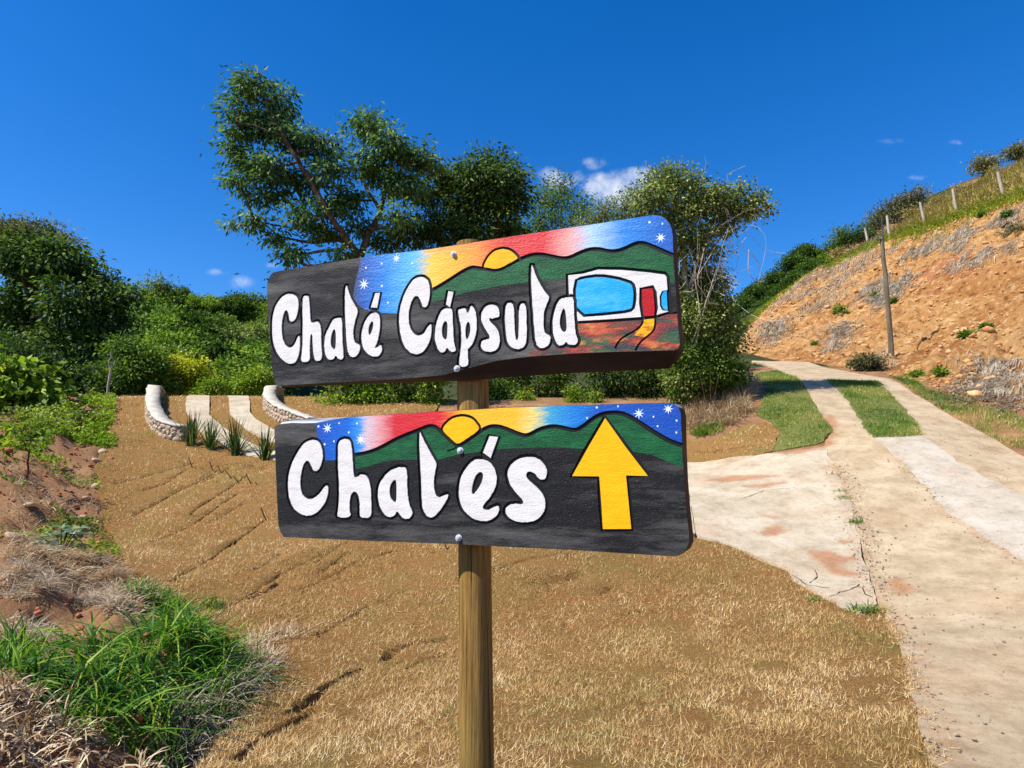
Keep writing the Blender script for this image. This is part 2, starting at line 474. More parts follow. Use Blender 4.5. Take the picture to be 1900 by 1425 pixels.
def drape(name, poly, res, dz, mat, skirt=.12, zf=None, extra=None, smooth=True):
    V, F = cdt_poly(poly, res, extra)
    z = base_z(V[:, 0], V[:, 1]) + dz + (zf(V[:, 0], V[:, 1]) if zf else 0)
    mb = MB(); V3 = np.column_stack([V, z])
    mb.add(V3, F)
    # skirt along the outline
    n = len(poly); top = V3[:n]; ccw = np.sum(poly[:, 0] * np.roll(poly[:, 1], -1) - np.roll(poly[:, 0], -1) * poly[:, 1]) > 0
    W = np.vstack([top, top - [0, 0, skirt]]); i = np.arange(n); j = (i + 1) % n
    Q = np.stack([i, i + n, j + n, j], 1) if ccw else np.stack([j, j + n, i + n, i], 1)
    mb.add(W, Q)
    return mb.build(name, mat, smooth=smooth)

# ------------------------------------------------------------------ ground materials
def mat_ground():
    m, nt, b, o = nodes('ground_soil')
    v = attr(nt)
    n1 = tex_noise(nt, 1.6, 8, .65); n2 = tex_noise(nt, 9, 6, .7, off=3)
    soil = mixc(nt, n2, ramp(nt, n1, [(.3, lin(92, 58, 36)), (.5, lin(144, 94, 58)), (.68, lin(186, 140, 96))]), lin(150, 120, 88))
    forest = ramp(nt, n1, [(.3, lin(38, 40, 22)), (.55, lin(62, 66, 32)), (.7, lin(92, 84, 44))])
    dry = ramp(nt, n2, [(.3, lin(112, 98, 48)), (.5, lin(150, 132, 74)), (.7, lin(178, 156, 96))])
    a = mixc(nt, math_(nt, 'MINIMUM', math_(nt, 'MULTIPLY', v, 2.0), 1.0), forest, soil)
    c = mixc(nt, math_(nt, 'MAXIMUM', math_(nt, 'SUBTRACT', math_(nt, 'MULTIPLY', v, 2.0), 1.0), 0.0), a, dry)
    nt.links.new(c, b.inputs['Base Color']); b.inputs['Roughness'].default_value = .95; b.inputs['Specular IOR Level'].default_value = .15
    bump(nt, b, tex_noise(nt, 24, 8, .72), .9, .04)
    return m
def mat_lawn():
    m, nt, b, o = nodes('dry_turf')
    n = tex_noise(nt, 60, 6, .7); n2 = tex_noise(nt, .9, 5, .6, off=2); n3 = tex_noise(nt, 2.6, 5, .6, stretch=(1, 2.2, 1), off=9)
    c = ramp(nt, n, [(.3, lin(66, 45, 23)), (.48, lin(138, 102, 57)), (.7, lin(200, 158, 97))])
    c = mixc(nt, ramp(nt, n2, [(.48, (0, 0, 0, 1)), (.66, (.55, .55, .55, 1))]), c, lin(128, 116, 58))
    c = mixc(nt, ramp(nt, n3, [(.52, (0, 0, 0, 1)), (.7, (.45, .45, .45, 1))]), c, lin(160, 98, 54))
    nt.links.new(c, b.inputs['Base Color']); b.inputs['Roughness'].default_value = .95; b.inputs['Specular IOR Level'].default_value = .12
    bump(nt, b, tex_noise(nt, 75, 8, .75), 1.0, .03)
    return m
def mat_concrete(name, stops, dirt, scale=1.1, speck=1.0):
    m, nt, b, o = nodes(name)
    n1 = tex_noise(nt, scale, 7, .62); n2 = tex_noise(nt, 30, 6, .75, off=4); n3 = tex_noise(nt, .55, 6, .6, stretch=(1, 1.6, 1), off=11)
    c = ramp(nt, n1, stops)
    c = mixc(nt, ramp(nt, n3, [(.5, (0, 0, 0, 1)), (.72, (dirt, dirt, dirt, 1))]), c, lin(186, 140, 98))
    c = mixc(nt, ramp(nt, n2, [(.3, (.6 * speck,) * 3 + (1,)), (.43, (0, 0, 0, 1))]), c, lin(146, 120, 90))
    nd1 = tex_noise(nt, 7, 6, .7, off=31)
    dm = math_(nt, 'MULTIPLY', math_(nt, 'SUBTRACT', math_(nt, 'ADD', attr(nt), math_(nt, 'MULTIPLY', math_(nt, 'SUBTRACT', nd1, .5), 1.3)), .40), 1.7)
    c = mixc(nt, math_(nt, 'MULTIPLY', math_(nt, 'MINIMUM', math_(nt, 'MAXIMUM', dm, 0.0), 1.0), .75), c, ramp(nt, nd1, [(.3, lin(140, 80, 44)), (.7, lin(190, 128, 82))]))
    n4 = tex_noise(nt, 15, 9, .82, off=41); n5 = tex_noise(nt, 4.5, 8, .75, off=53)
    c = mixc(nt, 1.0, c, ramp(nt, n4, [(.30, (.60, .56, .50, 1)), (.46, (.94, .93, .91, 1)), (.70, (1.0, 1.0, 1.0, 1))]), 'MULTIPLY')
    c = mixc(nt, 1.0, c, ramp(nt, n5, [(.32, (.74, .71, .66, 1)), (.52, (1.0, 1.0, 1.0, 1))]), 'MULTIPLY')
    vo = nd(nt, 'ShaderNodeTexVoronoi'); vo.inputs['Scale'].default_value = 48
    tc = nd(nt, 'ShaderNodeTexCoord'); nt.links.new(tc.outputs['Object'], vo.inputs['Vector'])
    c = mixc(nt, ramp(nt, vo.outputs['Distance'], [(.06, (.62 * speck if speck < 1.5 else .9,) * 3 + (1,)), (.24, (0, 0, 0, 1))]), c, lin(128, 112, 92))
    nt.links.new(c, b.inputs['Base Color']); b.inputs['Roughness'].default_value = .9; b.inputs['Specular IOR Level'].default_value = .2
    bump(nt, b, tex_noise(nt, 46, 8, .78), .8, .016)
    return m
def mat_bank():
    m, nt, b, o = nodes('cut_earth')
    n1 = tex_noise(nt, .28, 7, .6); n2 = tex_noise(nt, 3.2, 8, .7, off=5); n3 = tex_noise(nt, .16, 4, .5, off=21)
    c = ramp(nt, n1, [(.3, lin(158, 104, 56)), (.48, lin(188, 136, 80)), (.62, lin(200, 154, 98)), (.75, lin(174, 124, 78))])
    c = mixc(nt, ramp(nt, n3, [(.55, (0, 0, 0, 1)), (.68, (.6, .6, .6, 1))]), c, lin(172, 100, 62))
    c = mixc(nt, ramp(nt, n2, [(.36, (.95, .95, .95, 1)), (.47, (0, 0, 0, 1))]), c, lin(128, 82, 48))
    c = mixc(nt, ramp(nt, n2, [(.53, (0, 0, 0, 1)), (.64, (.9, .9, .9, 1))]), c, lin(220, 184, 134))
    nt.links.new(c, b.inputs['Base Color']); b.inputs['Roughness'].default_value = .95; b.inputs['Specular IOR Level'].default_value = .12
    bump(nt, b, tex_noise(nt, 5, 10, .78), 1.0, .2)
    return m
M_ground = mat_ground(); M_lawn = mat_lawn(); M_bank = mat_bank()
M_road = mat_concrete('beige_concrete', [(.3, lin(164, 143, 112)), (.5, lin(187, 167, 135)), (.7, lin(203, 184, 153))], .3, 1.6, 1.4)
M_apron = mat_concrete('pale_concrete', [(.3, lin(172, 157, 132)), (.5, lin(194, 179, 153)), (.7, lin(208, 195, 171))], .4, 1.8, .9)
M_infill = mat_concrete('white_concrete', [(.3, lin(174, 162, 142)), (.5, lin(192, 181, 162)), (.7, lin(204, 195, 178))], .3, 1.4, .5)
M_redsoil = mat_noise('red_soil', [(.3, lin(150, 84, 46)), (.5, lin(190, 116, 68)), (.7, lin(206, 142, 92))], 22, 6, .95, .7, 80, .015)
M_crack = mat_plain('crack_dirt', lin(62, 48, 34), .95, .1)
GR = lambda *s: s
M_dryblade = mat_leaf('dry_turf_blades', [(0, lin(118, 86, 44)), (.3, lin(184, 146, 86)), (.62, lin(228, 194, 130)), (.86, lin(250, 230, 180)), (.93, lin(150, 140, 66)), (1, lin(122, 124, 52))], .6, .25, .3, (1.1, 1.0, .8))
M_straw = mat_leaf('straw', [(0, lin(120, 96, 66)), (.4, lin(168, 142, 104)), (.75, lin(204, 182, 144)), (1, lin(226, 208, 172))], .55, .2, .3, (1.1, 1.0, .8))
M_greyhay = mat_leaf('grey_thatch', [(0, lin(146, 132, 114)), (.5, lin(180, 166, 146)), (1, lin(208, 194, 172))], .8, .35, .15, (1, 1, .9))
M_green = mat_leaf('green_turf_blades', [(0, lin(48, 80, 20)), (.4, lin(84, 122, 34)), (.72, lin(122, 152, 52)), (.9, lin(168, 168, 84)), (1, lin(196, 176, 110))], .5, .3)
M_lushgrass = mat_leaf('lush_grass_blades', [(0, lin(30, 66, 16)), (.35, lin(58, 104, 26)), (.7, lin(94, 142, 38)), (.9, lin(140, 172, 52)), (1, lin(184, 190, 96))], .5, .4, .25)
M_ridge = mat_leaf('ridge_grass_blades', [(0, lin(84, 104, 22)), (.5, lin(134, 150, 40)), (.8, lin(172, 174, 58)), (1, lin(190, 176, 84))], .6, .3)
M_hillgrass = mat_leaf('hill_grass_blades', [(0, lin(110, 96, 46)), (.4, lin(156, 136, 76)), (.8, lin(188, 166, 104)), (1, lin(126, 124, 56))], .7, .25, .2)

# ------------------------------------------------------------------ ground sheet, out to the horizon
def make_ground():
    az = np.concatenate([np.linspace(-180, -46, 34)[:-1], np.linspace(-46, 46, 232), np.linspace(46, 180, 34)[1:-1]])
    rr = np.concatenate([[0.25, .6, 1.0], 1.4 * 1.0135 ** np.arange(0, 262), np.geomspace(50, 1500, 26)])
    A, Q = np.meshgrid(np.radians(az), rr)
    x = Q * np.sin(A); y = Q * np.cos(A)
    z = ground_z(x, y)
    z = z - np.where(covered(x, y), .07, 0) - np.where(inside(bank_poly, x, y), .9 * smoothstep(.1, 1.2, seg_dist(bank_poly, x, y, True)), 0)
    zone = np.zeros(x.shape)
    zone[inside(soil_poly, x, y)] = .5
    near = np.hypot(x, y) < 30
    zone[near & (zone == 0) & (x > -5) & (y < 27)] = .5
    hill = np.vstack([bank_poly[len(_b_base):], [[30, 62], [70, 62], [70, 10], [30, 0]]])
    zone[inside(hill, x, y)] = 1.0
    zone[(np.hypot(x, y) < 3.5)] = .5
    n, m = x.shape
    i = np.arange(n - 1)[:, None] * m; j = np.arange(m)[None, :]; k = (j + 1) % m
    F = np.stack([i + j, i + k, i + m + k, i + m + j], -1).reshape(-1, 4)[:, ::-1]
    mb = MB(); mb.add(np.stack([x, y, z], -1).reshape(-1, 3), F, zone.ravel())
    c = np.array([[0, 0, float(ground_z(np.array([0.]), np.array([0.]))[0]) - .14]])
    ring = np.vstack([np.stack([x, y, z], -1)[0], c])
    mb.add(ring, np.array([[q, (q + 1) % m, m] for q in range(m)])[:, ::-1], .5)
    return tag(mb.build('ground', M_ground, smooth=True), 'orange brown earth of the hillside under everything', kind='structure')
make_ground()

# ------------------------------------------------------------------ concrete
# red soil washed over it in tongues
SPILLS = [[(1495, 1030), (1530, 1025), (1560, 1035), (1610, 1040), (1580, 1050), (1562, 1060), (1602, 1070), (1592, 1081), (1540, 1072), (1515, 1050)],
          [(1412, 988), (1440, 976), (1466, 990), (1440, 1002), (1408, 999)], [(1404, 962), (1430, 961), (1462, 967), (1438, 971)],
          [(1508, 780), (1545, 770), (1562, 790), (1548, 800), (1560, 812), (1530, 822), (1510, 812), (1528, 797)],
          [(1420, 846), (1480, 832), (1530, 816), (1562, 822), (1532, 836), (1480, 848)], [(1640, 1080), (1672, 1078), (1702, 1100), (1684, 1112), (1662, 1120), (1648, 1100)],
          [(1300, 896), (1360, 886), (1462, 886), (1420, 893), (1350, 901)], [(1365, 908), (1440, 898), (1468, 900), (1420, 912)], [(1550, 1005), (1590, 1010), (1584, 1016), (1556, 1014)],
          [(1535, 855), (1552, 868), (1560, 895), (1550, 890)]]
spill_xy = [XY(hits(q)) for q in SPILLS]
def dirt(o):
    """how much red soil lies on each point of a concrete sheet"""
    me = o.data; n = len(me.vertices); co = np.zeros(n * 3, np.float32); me.vertices.foreach_get('co', co); co = co.reshape(-1, 3)
    x, y = co[:, 0].astype(float), co[:, 1].astype(float); v = np.zeros(n)
    for q in spill_xy:
        d = seg_dist(q, x, y, True); s_ = np.where(inside(q, x, y), d, -d); v = np.maximum(v, smoothstep(-.16, .14, s_))
    for e, wd, k in ((road_left[16:], .8, .52), (ap_bot, .4, .42), (ap_top, .35, .4), (ap_join, .8, .5), (road_left[3:9], .4, .45), (road_right[4:10], .5, .4), (infill[9:], .35, .5), (infill[2:8], .25, .42)):
        v = np.maximum(v, k * (1 - smoothstep(0, wd, seg_dist(e, x, y))))
    me.attributes['v'].data.foreach_set('value', v.astype(np.float32)); return o

def bumpy(x, y): return .008 * fbm(x * 1.3, y * 1.3, 3)
tag(dirt(drape('road', rag(road, .22, .03, 3), .14, .045, M_road, .2, bumpy)), 'steep beige concrete road climbing past the cut bank', kind='structure')
apron_o = tag(dirt(drape('driveway_apron', rag(apron, .12, .03, 5), .07, .055, M_apron, .2, bumpy)), 'pale concrete apron where the drive leaves the road', kind='structure')
tag(dirt(drape('concrete_infill', rag(infill, .15, .06, 8), .2, .053, M_infill, .02, bumpy)), 'whiter concrete poured between the wheel tracks of the road', kind='structure')
for _t in (track_a, track_b):
    tag(drape('drive_track', rag(_t, .3, .015, 2), .22, .075, M_apron, .2, bumpy), 'pale concrete wheel track of the drive curving over the lawn crest', kind='structure')

def ribbon(name, px, w, dz, mat, parent=None):
    q = XY(hits(px)); out = []
    for a, b in zip(q[:-1], q[1:]):
        n = max(2, int(np.hypot(*(b - a)) / .06))
        for t in np.linspace(0, 1, n)[:-1]:
            p = a * (1 - t) + b * t; out.append(p + rng.normal(0, .010, 2))
    out = np.array(out + [q[-1]]); d = nrm(np.gradient(out, axis=0)); nn = np.stack([-d[:, 1], d[:, 0]], 1)
    ww = w * rng.uniform(.3, 1.2, (len(out), 1))
    l, r = out + nn * ww, out - nn * ww
    z = base_z(out[:, 0], out[:, 1]) + dz + bumpy(out[:, 0], out[:, 1])
    m = len(out); V = np.vstack([np.column_stack([l, z]), np.column_stack([r, z])]); i = np.arange(m - 1)
    mb = MB(); mb.add(V, np.stack([i + m, i + m + 1, i + 1, i], 1))
    return mb.build(name, mat, parent)
for c in ([(1545, 1116), (1560, 1108), (1580, 1103), (1595, 1092)], [(1600, 1100), (1606, 1112), (1620, 1118)], [(1470, 1075), (1500, 1095), (1540, 1100)], [(1505, 1092), (1515, 1078), (1512, 1066)], [(1380, 930), (1420, 915), (1470, 912)]):
    ribbon('crack', c, .007, .064, M_crack, apron_o)

# ------------------------------------------------------------------ the dry lawn, laid in rolls with open seams
_z2 = lambda o, s, pts: [(o[0] + a / s, o[1] + b / s) for a, b in pts]
SEAMS = [(_z2((400, 1000), 3.352, q), w) for q, w in (
    ([(130, 1400), (250, 1290), (400, 1210), (500, 1150), (620, 1085)], .042), ([(480, 1090), (610, 1010), (680, 940), (780, 880), (900, 830)], .042),
    ([(1050, 770), (1100, 715), (1250, 665), (1480, 638), (1560, 640)], .085), ([(1180, 830), (1300, 765), (1440, 738)], .028), ([(1270, 1215), (1400, 1185)], .022),
    ([(220, 390), (330, 330), (390, 290)], .040), ([(690, 200), (760, 145), (820, 110)], .035), ([(640, 140), (780, 50)], .03), ([(260, 200), (420, 90)], .02), ([(830, 520), (880, 500)], .02),
    ([(950, 1290), (1100, 1250), (1200, 1225)], .016))]
SEAMS += [(_z2((800, 980), 3.202, q), w) for q, w in (
    ([(700, 330), (780, 315), (870, 290)], .11), ([(1140, 525), (1240, 508), (1340, 505)], .025), ([(640, 650), (740, 615), (800, 600)], .022), ([(1010, 1150), (1060, 1155)], .03),
    ([(480, 780), (530, 770)], .025), ([(1540, 270), (1601, 275)], .025), ([(880, 970), (930, 950)], .02), ([(1010, 395), (1080, 365), (1130, 360)], .02))]
SEAMS += [(_z2((0, 850), 2.479, q), w) for q, w in (
    ([(880, 260), (1000, 180), (1130, 90)], .035), ([(975, 300), (1110, 225)], .03), ([(1160, 660), (1285, 590)], .045), ([(660, 160), (760, 120), (860, 60)], .03), ([(830, 260), (925, 270)], .03), ([(930, 120), (1040, 60)], .03))]
SEAMS += [([(280, 1010), (360, 975), (440, 920)], .03), ([(330, 1075), (420, 1020), (490, 970)], .03), ([(430, 1130), (520, 1070), (600, 1030)], .028), ([(250, 960), (330, 915), (400, 880)], .03),
          ([(215, 900), (290, 880), (360, 862)], .025), ([(560, 1100), (660, 1050), (720, 1030)], .025), ([(600, 1180), (680, 1130), (760, 1100)], .02), ([(920, 1060), (990, 1040), (1060, 1035)], .025),
          ([(1290, 775), (1340, 770), (1380, 758)], .02), ([(1300, 840), (1370, 832), (1400, 828)], .02), ([(210, 790), (260, 786)], .02), ([(390, 868), (450, 862), (490, 870)], .025), ([(400, 800), (420, 812)], .015)]
seam_xy = [(q, w * (1.0 if q[:, 1].mean() < 6.6 else .6)) for q, w in ((XY(hits(s)), w) for s, w in SEAMS)]
def seam_depth(x, y):
    z = np.zeros(np.shape(x))
    for q, w in seam_xy:
        lo = q.min(0) - .3; hi = q.max(0) + .3
        k = (x > lo[0]) & (x < hi[0]) & (y > lo[1]) & (y < hi[1])
        if not k.any(): continue
        ww = w * (1 + .5 * fbm(x[k] * 5, y[k] * 5, 2))
        z[k] = np.minimum(z[k], -(.08 + w * 1.2) * (1 - smoothstep(.2, 1.0, seg_dist(q, x[k], y[k]) / ww)))
    return z
_dirs = np.array([q[-1] - q[0] for q, w in seam_xy if q[:, 1].mean() > 4.5]); _dirs = _dirs * np.sign(_dirs[:, :1]); ROLL = nrm(_dirs.mean(0))
def rolls(x, y):
    """tone of each laid roll of turf and the distance to its edge"""
    a = x * ROLL[0] + y * ROLL[1]; b = -x * ROLL[1] + y * ROLL[0]; b = b + .12 * fbm(x * .5, y * .5, 2)
    i = np.floor(b / .42); j = np.floor(a / 1.25 + .37 * i)
    fb = np.abs(b / .42 - i - .5); fa = np.abs(a / 1.25 + .37 * i - j - .5)
    return _perm[i.astype(int) & 255, j.astype(int) & 255], np.minimum((.5 - fb) * .42, (.5 - fa) * 1.25)
def lawn_relief(x, y): return .014 * fbm(x * 1.4, y * 1.4, 3) + .006 * fbm(x * 9, y * 9, 2)
def lawn_z(x, y): return base_z(x, y) + .03 + lawn_relief(x, y) + seam_depth(x, y)
_ex = []
for q, w in seam_xy:
    for a, b in zip(q[:-1], q[1:]):
        L = np.hypot(*(b - a)); n = max(2, int(L / .05)); d = (b - a) / L; nn = np.array([-d[1], d[0]])
        for t in np.linspace(0, 1, n):
            for s in (-1.15, -.6, 0, .6, 1.15): _ex.append(a * (1 - t) + b * t + nn * s * w + rng.normal(0, .004, 2))
_gx, _gy = np.meshgrid(np.arange(-1.7, 2.6, .07), np.arange(3.2, 8.2, .07))
_ex = np.vstack([np.array(_ex), np.stack([_gx.ravel() + rng.normal(0, .015, _gx.size), _gy.ravel() + rng.normal(0, .015, _gx.size)], 1)])
lawn_ol = rag(lawn_poly, .12, .045, 1)
_ex = _ex[inside(lawn_ol, _ex[:, 0], _ex[:, 1])]
_ex = _ex[seg_dist(lawn_ol, _ex[:, 0], _ex[:, 1], True) > .02]
tag(drape('lawn', lawn_ol, .2, .03, M_lawn, .16, lambda x, y: lawn_relief(x, y) + seam_depth(x, y), _ex), 'dry tan lawn of newly laid turf rolls', kind='structure')

# ------------------------------------------------------------------ grass blades
def blades(mb, p, L, W, up=.5, v=None, drift=(0, 0), segs=1, curl=.5):
    """p: roots (n,3); L, W: length and width; up: 0 lying .. 1 upright"""
    n = len(p); L = np.broadcast_to(L, (n,)) * rng.uniform(.6, 1.3, n); W = np.broadcast_to(W, (n,)) * rng.uniform(.7, 1.2, n)
    th = rng.uniform(0, 2 * np.pi, n); el = np.clip(rng.normal(up, .25, n), .02, 1.2) * np.pi / 2
    h = np.stack([np.cos(th), np.sin(th)], 1) + np.asarray(drift)[None]; h = nrm(h)
    side = np.stack([-h[:, 1], h[:, 0], np.zeros(n)], 1)
    tw = rng.normal(0, .5, n)[:, None]; side = nrm(side + np.array([0, 0, 1.0]) * tw)
    v = rng.random(n) if v is None else v
    if segs == 1:
        d = np.column_stack([h * np.cos(el)[:, None], np.sin(el)])
        V = np.stack([p - side * W[:, None] / 2, p + side * W[:, None] / 2, p + d * L[:, None]], 1)
        mb.add(V.reshape(-1, 3), np.arange(n * 3).reshape(-1, 3), np.repeat(v, 3)); return
    pts = [p]; e = el.copy(); q = p
    for s in range(segs):
        d = np.column_stack([h * np.cos(e)[:, None], np.sin(e)]); q = q + d * (L / segs)[:, None]; pts.append(q)
        e = e - curl * np.abs(rng.normal(1, .4, n)) * 1.6 / segs
    V = []
    wprof = [.7, 1.0, .85, .6, .4][:segs] if segs < 5 else [.7, 1, .95, .75, .45]
    for s in range(segs):
        V += [pts[s] - side * (W * wprof[s] / 2)[:, None], pts[s] + side * (W * wprof[s] / 2)[:, None]]
    V.append(pts[segs]); k = len(V)
    V = np.stack(V, 1); base = np.arange(n)[:, None] * k
    mb.add(V.reshape(-1, 3), np.zeros((0, 4), int), np.repeat(v, k))
    off = mb.n - n * k
    for s in range(segs - 1):
        mb.F.setdefault(4, []).append(off + base + np.array([2 * s, 2 * s + 1, 2 * s + 3, 2 * s + 2])[None])
    mb.F.setdefault(3, []).append(off + base + np.array([2 * segs - 2, 2 * segs - 1, 2 * segs])[None])

def scatter(poly, n):
    poly = np.asarray(poly); lo, hi = poly.min(0), poly.max(0); out = []
    m = 0
    while m < n:
        q = rng.uniform(lo, hi, (max(n, 2000), 2)); q = q[inside(poly, q[:, 0], q[:, 1])]
        if len(q) == 0: continue
        out.append(q); m += len(q)
    return np.vstack(out)[:n]
def in_view(q, margin=.06, zoff=0.0):
    return (np.abs(q[:, 0]) < (q[:, 1] * (.76 + margin) + .5)) & (q[:, 1] > 2.4)

def lawn_blades():
    mb = MB()
    lo, hi = lawn_poly.min(0), lawn_poly.max(0)
    no = [strip, apron, track_a, track_b, road]
    for d0, d1, dens, L, W, up in ((2.4, 5.2, 7000, .052, .0042, .42), (5.2, 7.5, 5600, .052, .0052, .4), (7.5, 10.5, 3200, .056, .007, .38), (10.5, 15, 1400, .065, .010, .36), (15, 25, 480, .08, .016, .34)):
        x0, x1 = max(lo[0], -d1 * .82 - .5), min(hi[0], d1 * .82 + .5)
        n = int((x1 - x0) * (d1 - d0) * dens)
        q = np.stack([rng.uniform(x0, x1, n), rng.uniform(d0, d1, n)], 1)
        q = q[in_view(q)]; q = q[inside(lawn_poly, q[:, 0], q[:, 1])]
        for t in no: q = q[~inside(t, q[:, 0], q[:, 1])]
        sd = seam_depth(q[:, 0], q[:, 1]); q = q[sd > -.012]
        dens_n = fbm(q[:, 0] * 2.2, q[:, 1] * 2.2, 3); q = q[rng.random(len(q)) < .72 + .75 * dens_n]
        z = lawn_z(q[:, 0], q[:, 1]) - .004
        tone, ed = rolls(q[:, 0], q[:, 1]); gap = .012 + .012 * fbm(q[:, 0] * 3, q[:, 1] * 3, 2)
        kp = (ed > gap) | (rng.random(len(q)) < .35); q, z, tone = q[kp], z[kp], tone[kp]
        gr = fbm(q[:, 0] * .8 + 4, q[:, 1] * .8, 3) + .35 * (tone > .8)
        v = np.clip(rng.beta(1.5, 1.5, len(q)) * .80 + .09 + .22 * (tone - .5) + .14 * fbm(q[:, 0] * 1.1, q[:, 1] * 1.1 + 9, 2), 0, .86)
        g = rng.random(len(q)) < np.clip((gr - .25) * .8, 0, .45); v[g] = rng.uniform(.9, 1, g.sum())
        blades(mb, np.column_stack([q, z]), L, W, up, v)
    # straws and sods spilling over the concrete edges
    for e, dens in ((ap_bot, 420), (road_left[16:23], 520), (ap_top, 160)):
        for a, b in zip(e[:-1], e[1:]):
            n = int(np.hypot(*(b - a)) * dens); t = rng.random((n, 1)); q = a * (1 - t) + b * t + rng.normal(0, .055, (n, 2)) * (.5 + rng.random((n, 1)))
            q = q[fbm(q[:, 0] * 3, q[:, 1] * 3, 2) > -.35]
            blades(mb, np.column_stack([q, base_z(q[:, 0], q[:, 1]) + .052]), .06, .005, .25, rng.uniform(.0, .8, len(q)))
    # long loose straws lying on top
    q = scatter(lawn_poly, 9000); q = q[in_view(q)]; q = q[q[:, 1] < 9]; q = q[~inside(apron, q[:, 0], q[:, 1])]
    blades(mb, np.column_stack([q, lawn_z(q[:, 0], q[:, 1]) + .012]), .09, .004, .08, rng.uniform(.6, .86, len(q)))
    return tag(mb.build('dry_grass', M_dryblade), 'short straw coloured grass blades covering the lawn', 'grass', kind='stuff')
lawn_blades()

def green_patch(name, px, n, L, W, up, mat, label, dz=.0, zf=base_z, segs=1, poly=None):
    q = scatter(poly if poly is not None else XY(hits(px)), n)
    q = q[rng.random(len(q)) < .62 + .8 * fbm(q[:, 0] * 1.5, q[:, 1] * 1.5, 4)]
    q = q + rng.normal(0, .05, q.shape); z = zf(q[:, 0], q[:, 1]) + dz
    mb = MB(); d = np.hypot(q[:, 0], q[:, 1])
    v = np.clip(.58 + .38 * fbm(q[:, 0] * 1.2, q[:, 1] * 1.2, 4) + rng.normal(0, .2, len(q)), 0, 1)
    blades(mb, np.column_stack([q, z]), L, W, up, v, segs=segs)
    return tag(mb.build(name, mat), label, 'grass', kind='stuff')
M_turf = mat_noise('green_turf', [(.3, lin(84, 84, 40)), (.55, lin(108, 110, 52)), (.75, lin(146, 122, 74))], 14, 6, .95, .6, 60, .02)
tag(drape('turf_strip', rag(strip, .12, .06, 4), .15, .062, M_turf, .02, bumpy), 'strip of green turf between the wheel tracks of the road', kind='structure')
green_patch('strip_grass', None, 22000, .065, .012, .5, M_green, 'short green grass between the two wheel tracks of the road', .06, poly=strip)
verge_l = [(1440, 688), (1482, 706), (1500, 730), (1512, 754), (1530, 782), (1544, 802), (1530, 822), (1440, 838), (1375, 846), (1400, 838), (1440, 822), (1448, 800), (1430, 785), (1400, 772), (1420, 740), (1425, 715), (1380, 700)]
verge_r = [(1650, 700), (1700, 730), (1740, 755), (1800, 788), (1900, 850), (1980, 895), (1980, 800), (1900, 775), (1800, 742), (1720, 722), (1680, 700)]
tag(drape('left_verge', rag(XY(hits(verge_l)), .2, .08, 6), .25, .03, M_turf, .1, lawn_relief), 'green verge on the inner side of the road bend', kind='structure')
green_patch('verge_grass', verge_l, 17000, .08, .014, .5, M_green, 'green verge grass between the dry lawn and the road', .03)
green_patch('verge_grass', verge_r, 17000, .11, .016, .5, M_green, 'green verge grass between the road and the cut bank', -.01)
green_patch('edge_grass', [(1285, 808), (1300, 795), (1335, 790), (1350, 797), (1320, 808)], 1500, .16, .02, .6, M_green, 'small green grass tuft below the dry bush by the lawn', .02)

# ------------------------------------------------------------------ the cut bank
def bank_relief(x, y):
    d = seg_dist(bank_poly, x, y, True); w = smoothstep(0, .9, d)
    c1, v1 = cells(x * .9 + .3 * fbm(x, y, 2), y * .9); c2, v2 = cells(x * 2.3 + 9, y * 2.3); c3, v3 = cells(x * .33 + 3, y * .33 + 1)
    r = .30 * (v3 - .5) + .30 * (v1 - .5) * (1 - smoothstep(.35, .6, c1)) + .17 * (v2 - .35) * (1 - smoothstep(.3, .45, c2)) + .16 * fbm(x * .6, y * .6, 5, .6) + .05 * fbm(x * 4, y * 4, 2)
    # rills washed down the face
    u = x * .80 - y * .60; w2 = x * .6 + y * .8
    rill = np.abs(fbm(u * .75 + .25 * fbm(u * .4, w2 * .3, 2), w2 * .13, 3)); r = r - .34 * (1 - smoothstep(0, .16, rill)) * (.5 + .5 * fbm(u * .2, w2 * .3, 2))
    return w * (r * 1.15 + .14)
bank_o = tag(drape('cut_bank', rag(bank_poly, .3, .12, 9), .105, .0, M_bank, .4, bank_relief, smooth=False), 'raw orange earth bank cut into the hill above the road', kind='structure')
def bank_z(x, y): return base_z(x, y) + np.where(inside(bank_poly, x, y), bank_relief(x, y), 0)

def downhill(x, y, e=.3):
    return -np.stack([(base_z(x + e, y) - base_z(x - e, y)), (base_z(x, y + e) - base_z(x, y - e))], 1) / (2 * e)
HAY = [[(1640, 470), (1720, 440), (1800, 420), (1900, 385), (1900, 420), (1850, 455), (1900, 450), (1860, 490), (1800, 512), (1760, 520), (1690, 520), (1660, 500)],
       [(1520, 500), (1600, 470), (1640, 480), (1600, 520), (1560, 560), (1500, 590), (1440, 590), (1405, 605), (1450, 560)],
       [(1580, 560), (1640, 520), (1700, 505), (1680, 545), (1630, 570)], [(1400, 625), (1440, 600), (1470, 600), (1430, 635)], [(1540, 610), (1590, 590), (1570, 640), (1530, 660)],
       [(1760, 715), (1830, 660), (1900, 650), (1900, 780), (1830, 750), (1770, 735)], [(1600, 660), (1630, 650), (1640, 685), (1600, 690)], [(1430, 610), (1450, 600), (1445, 640), (1425, 640)]]
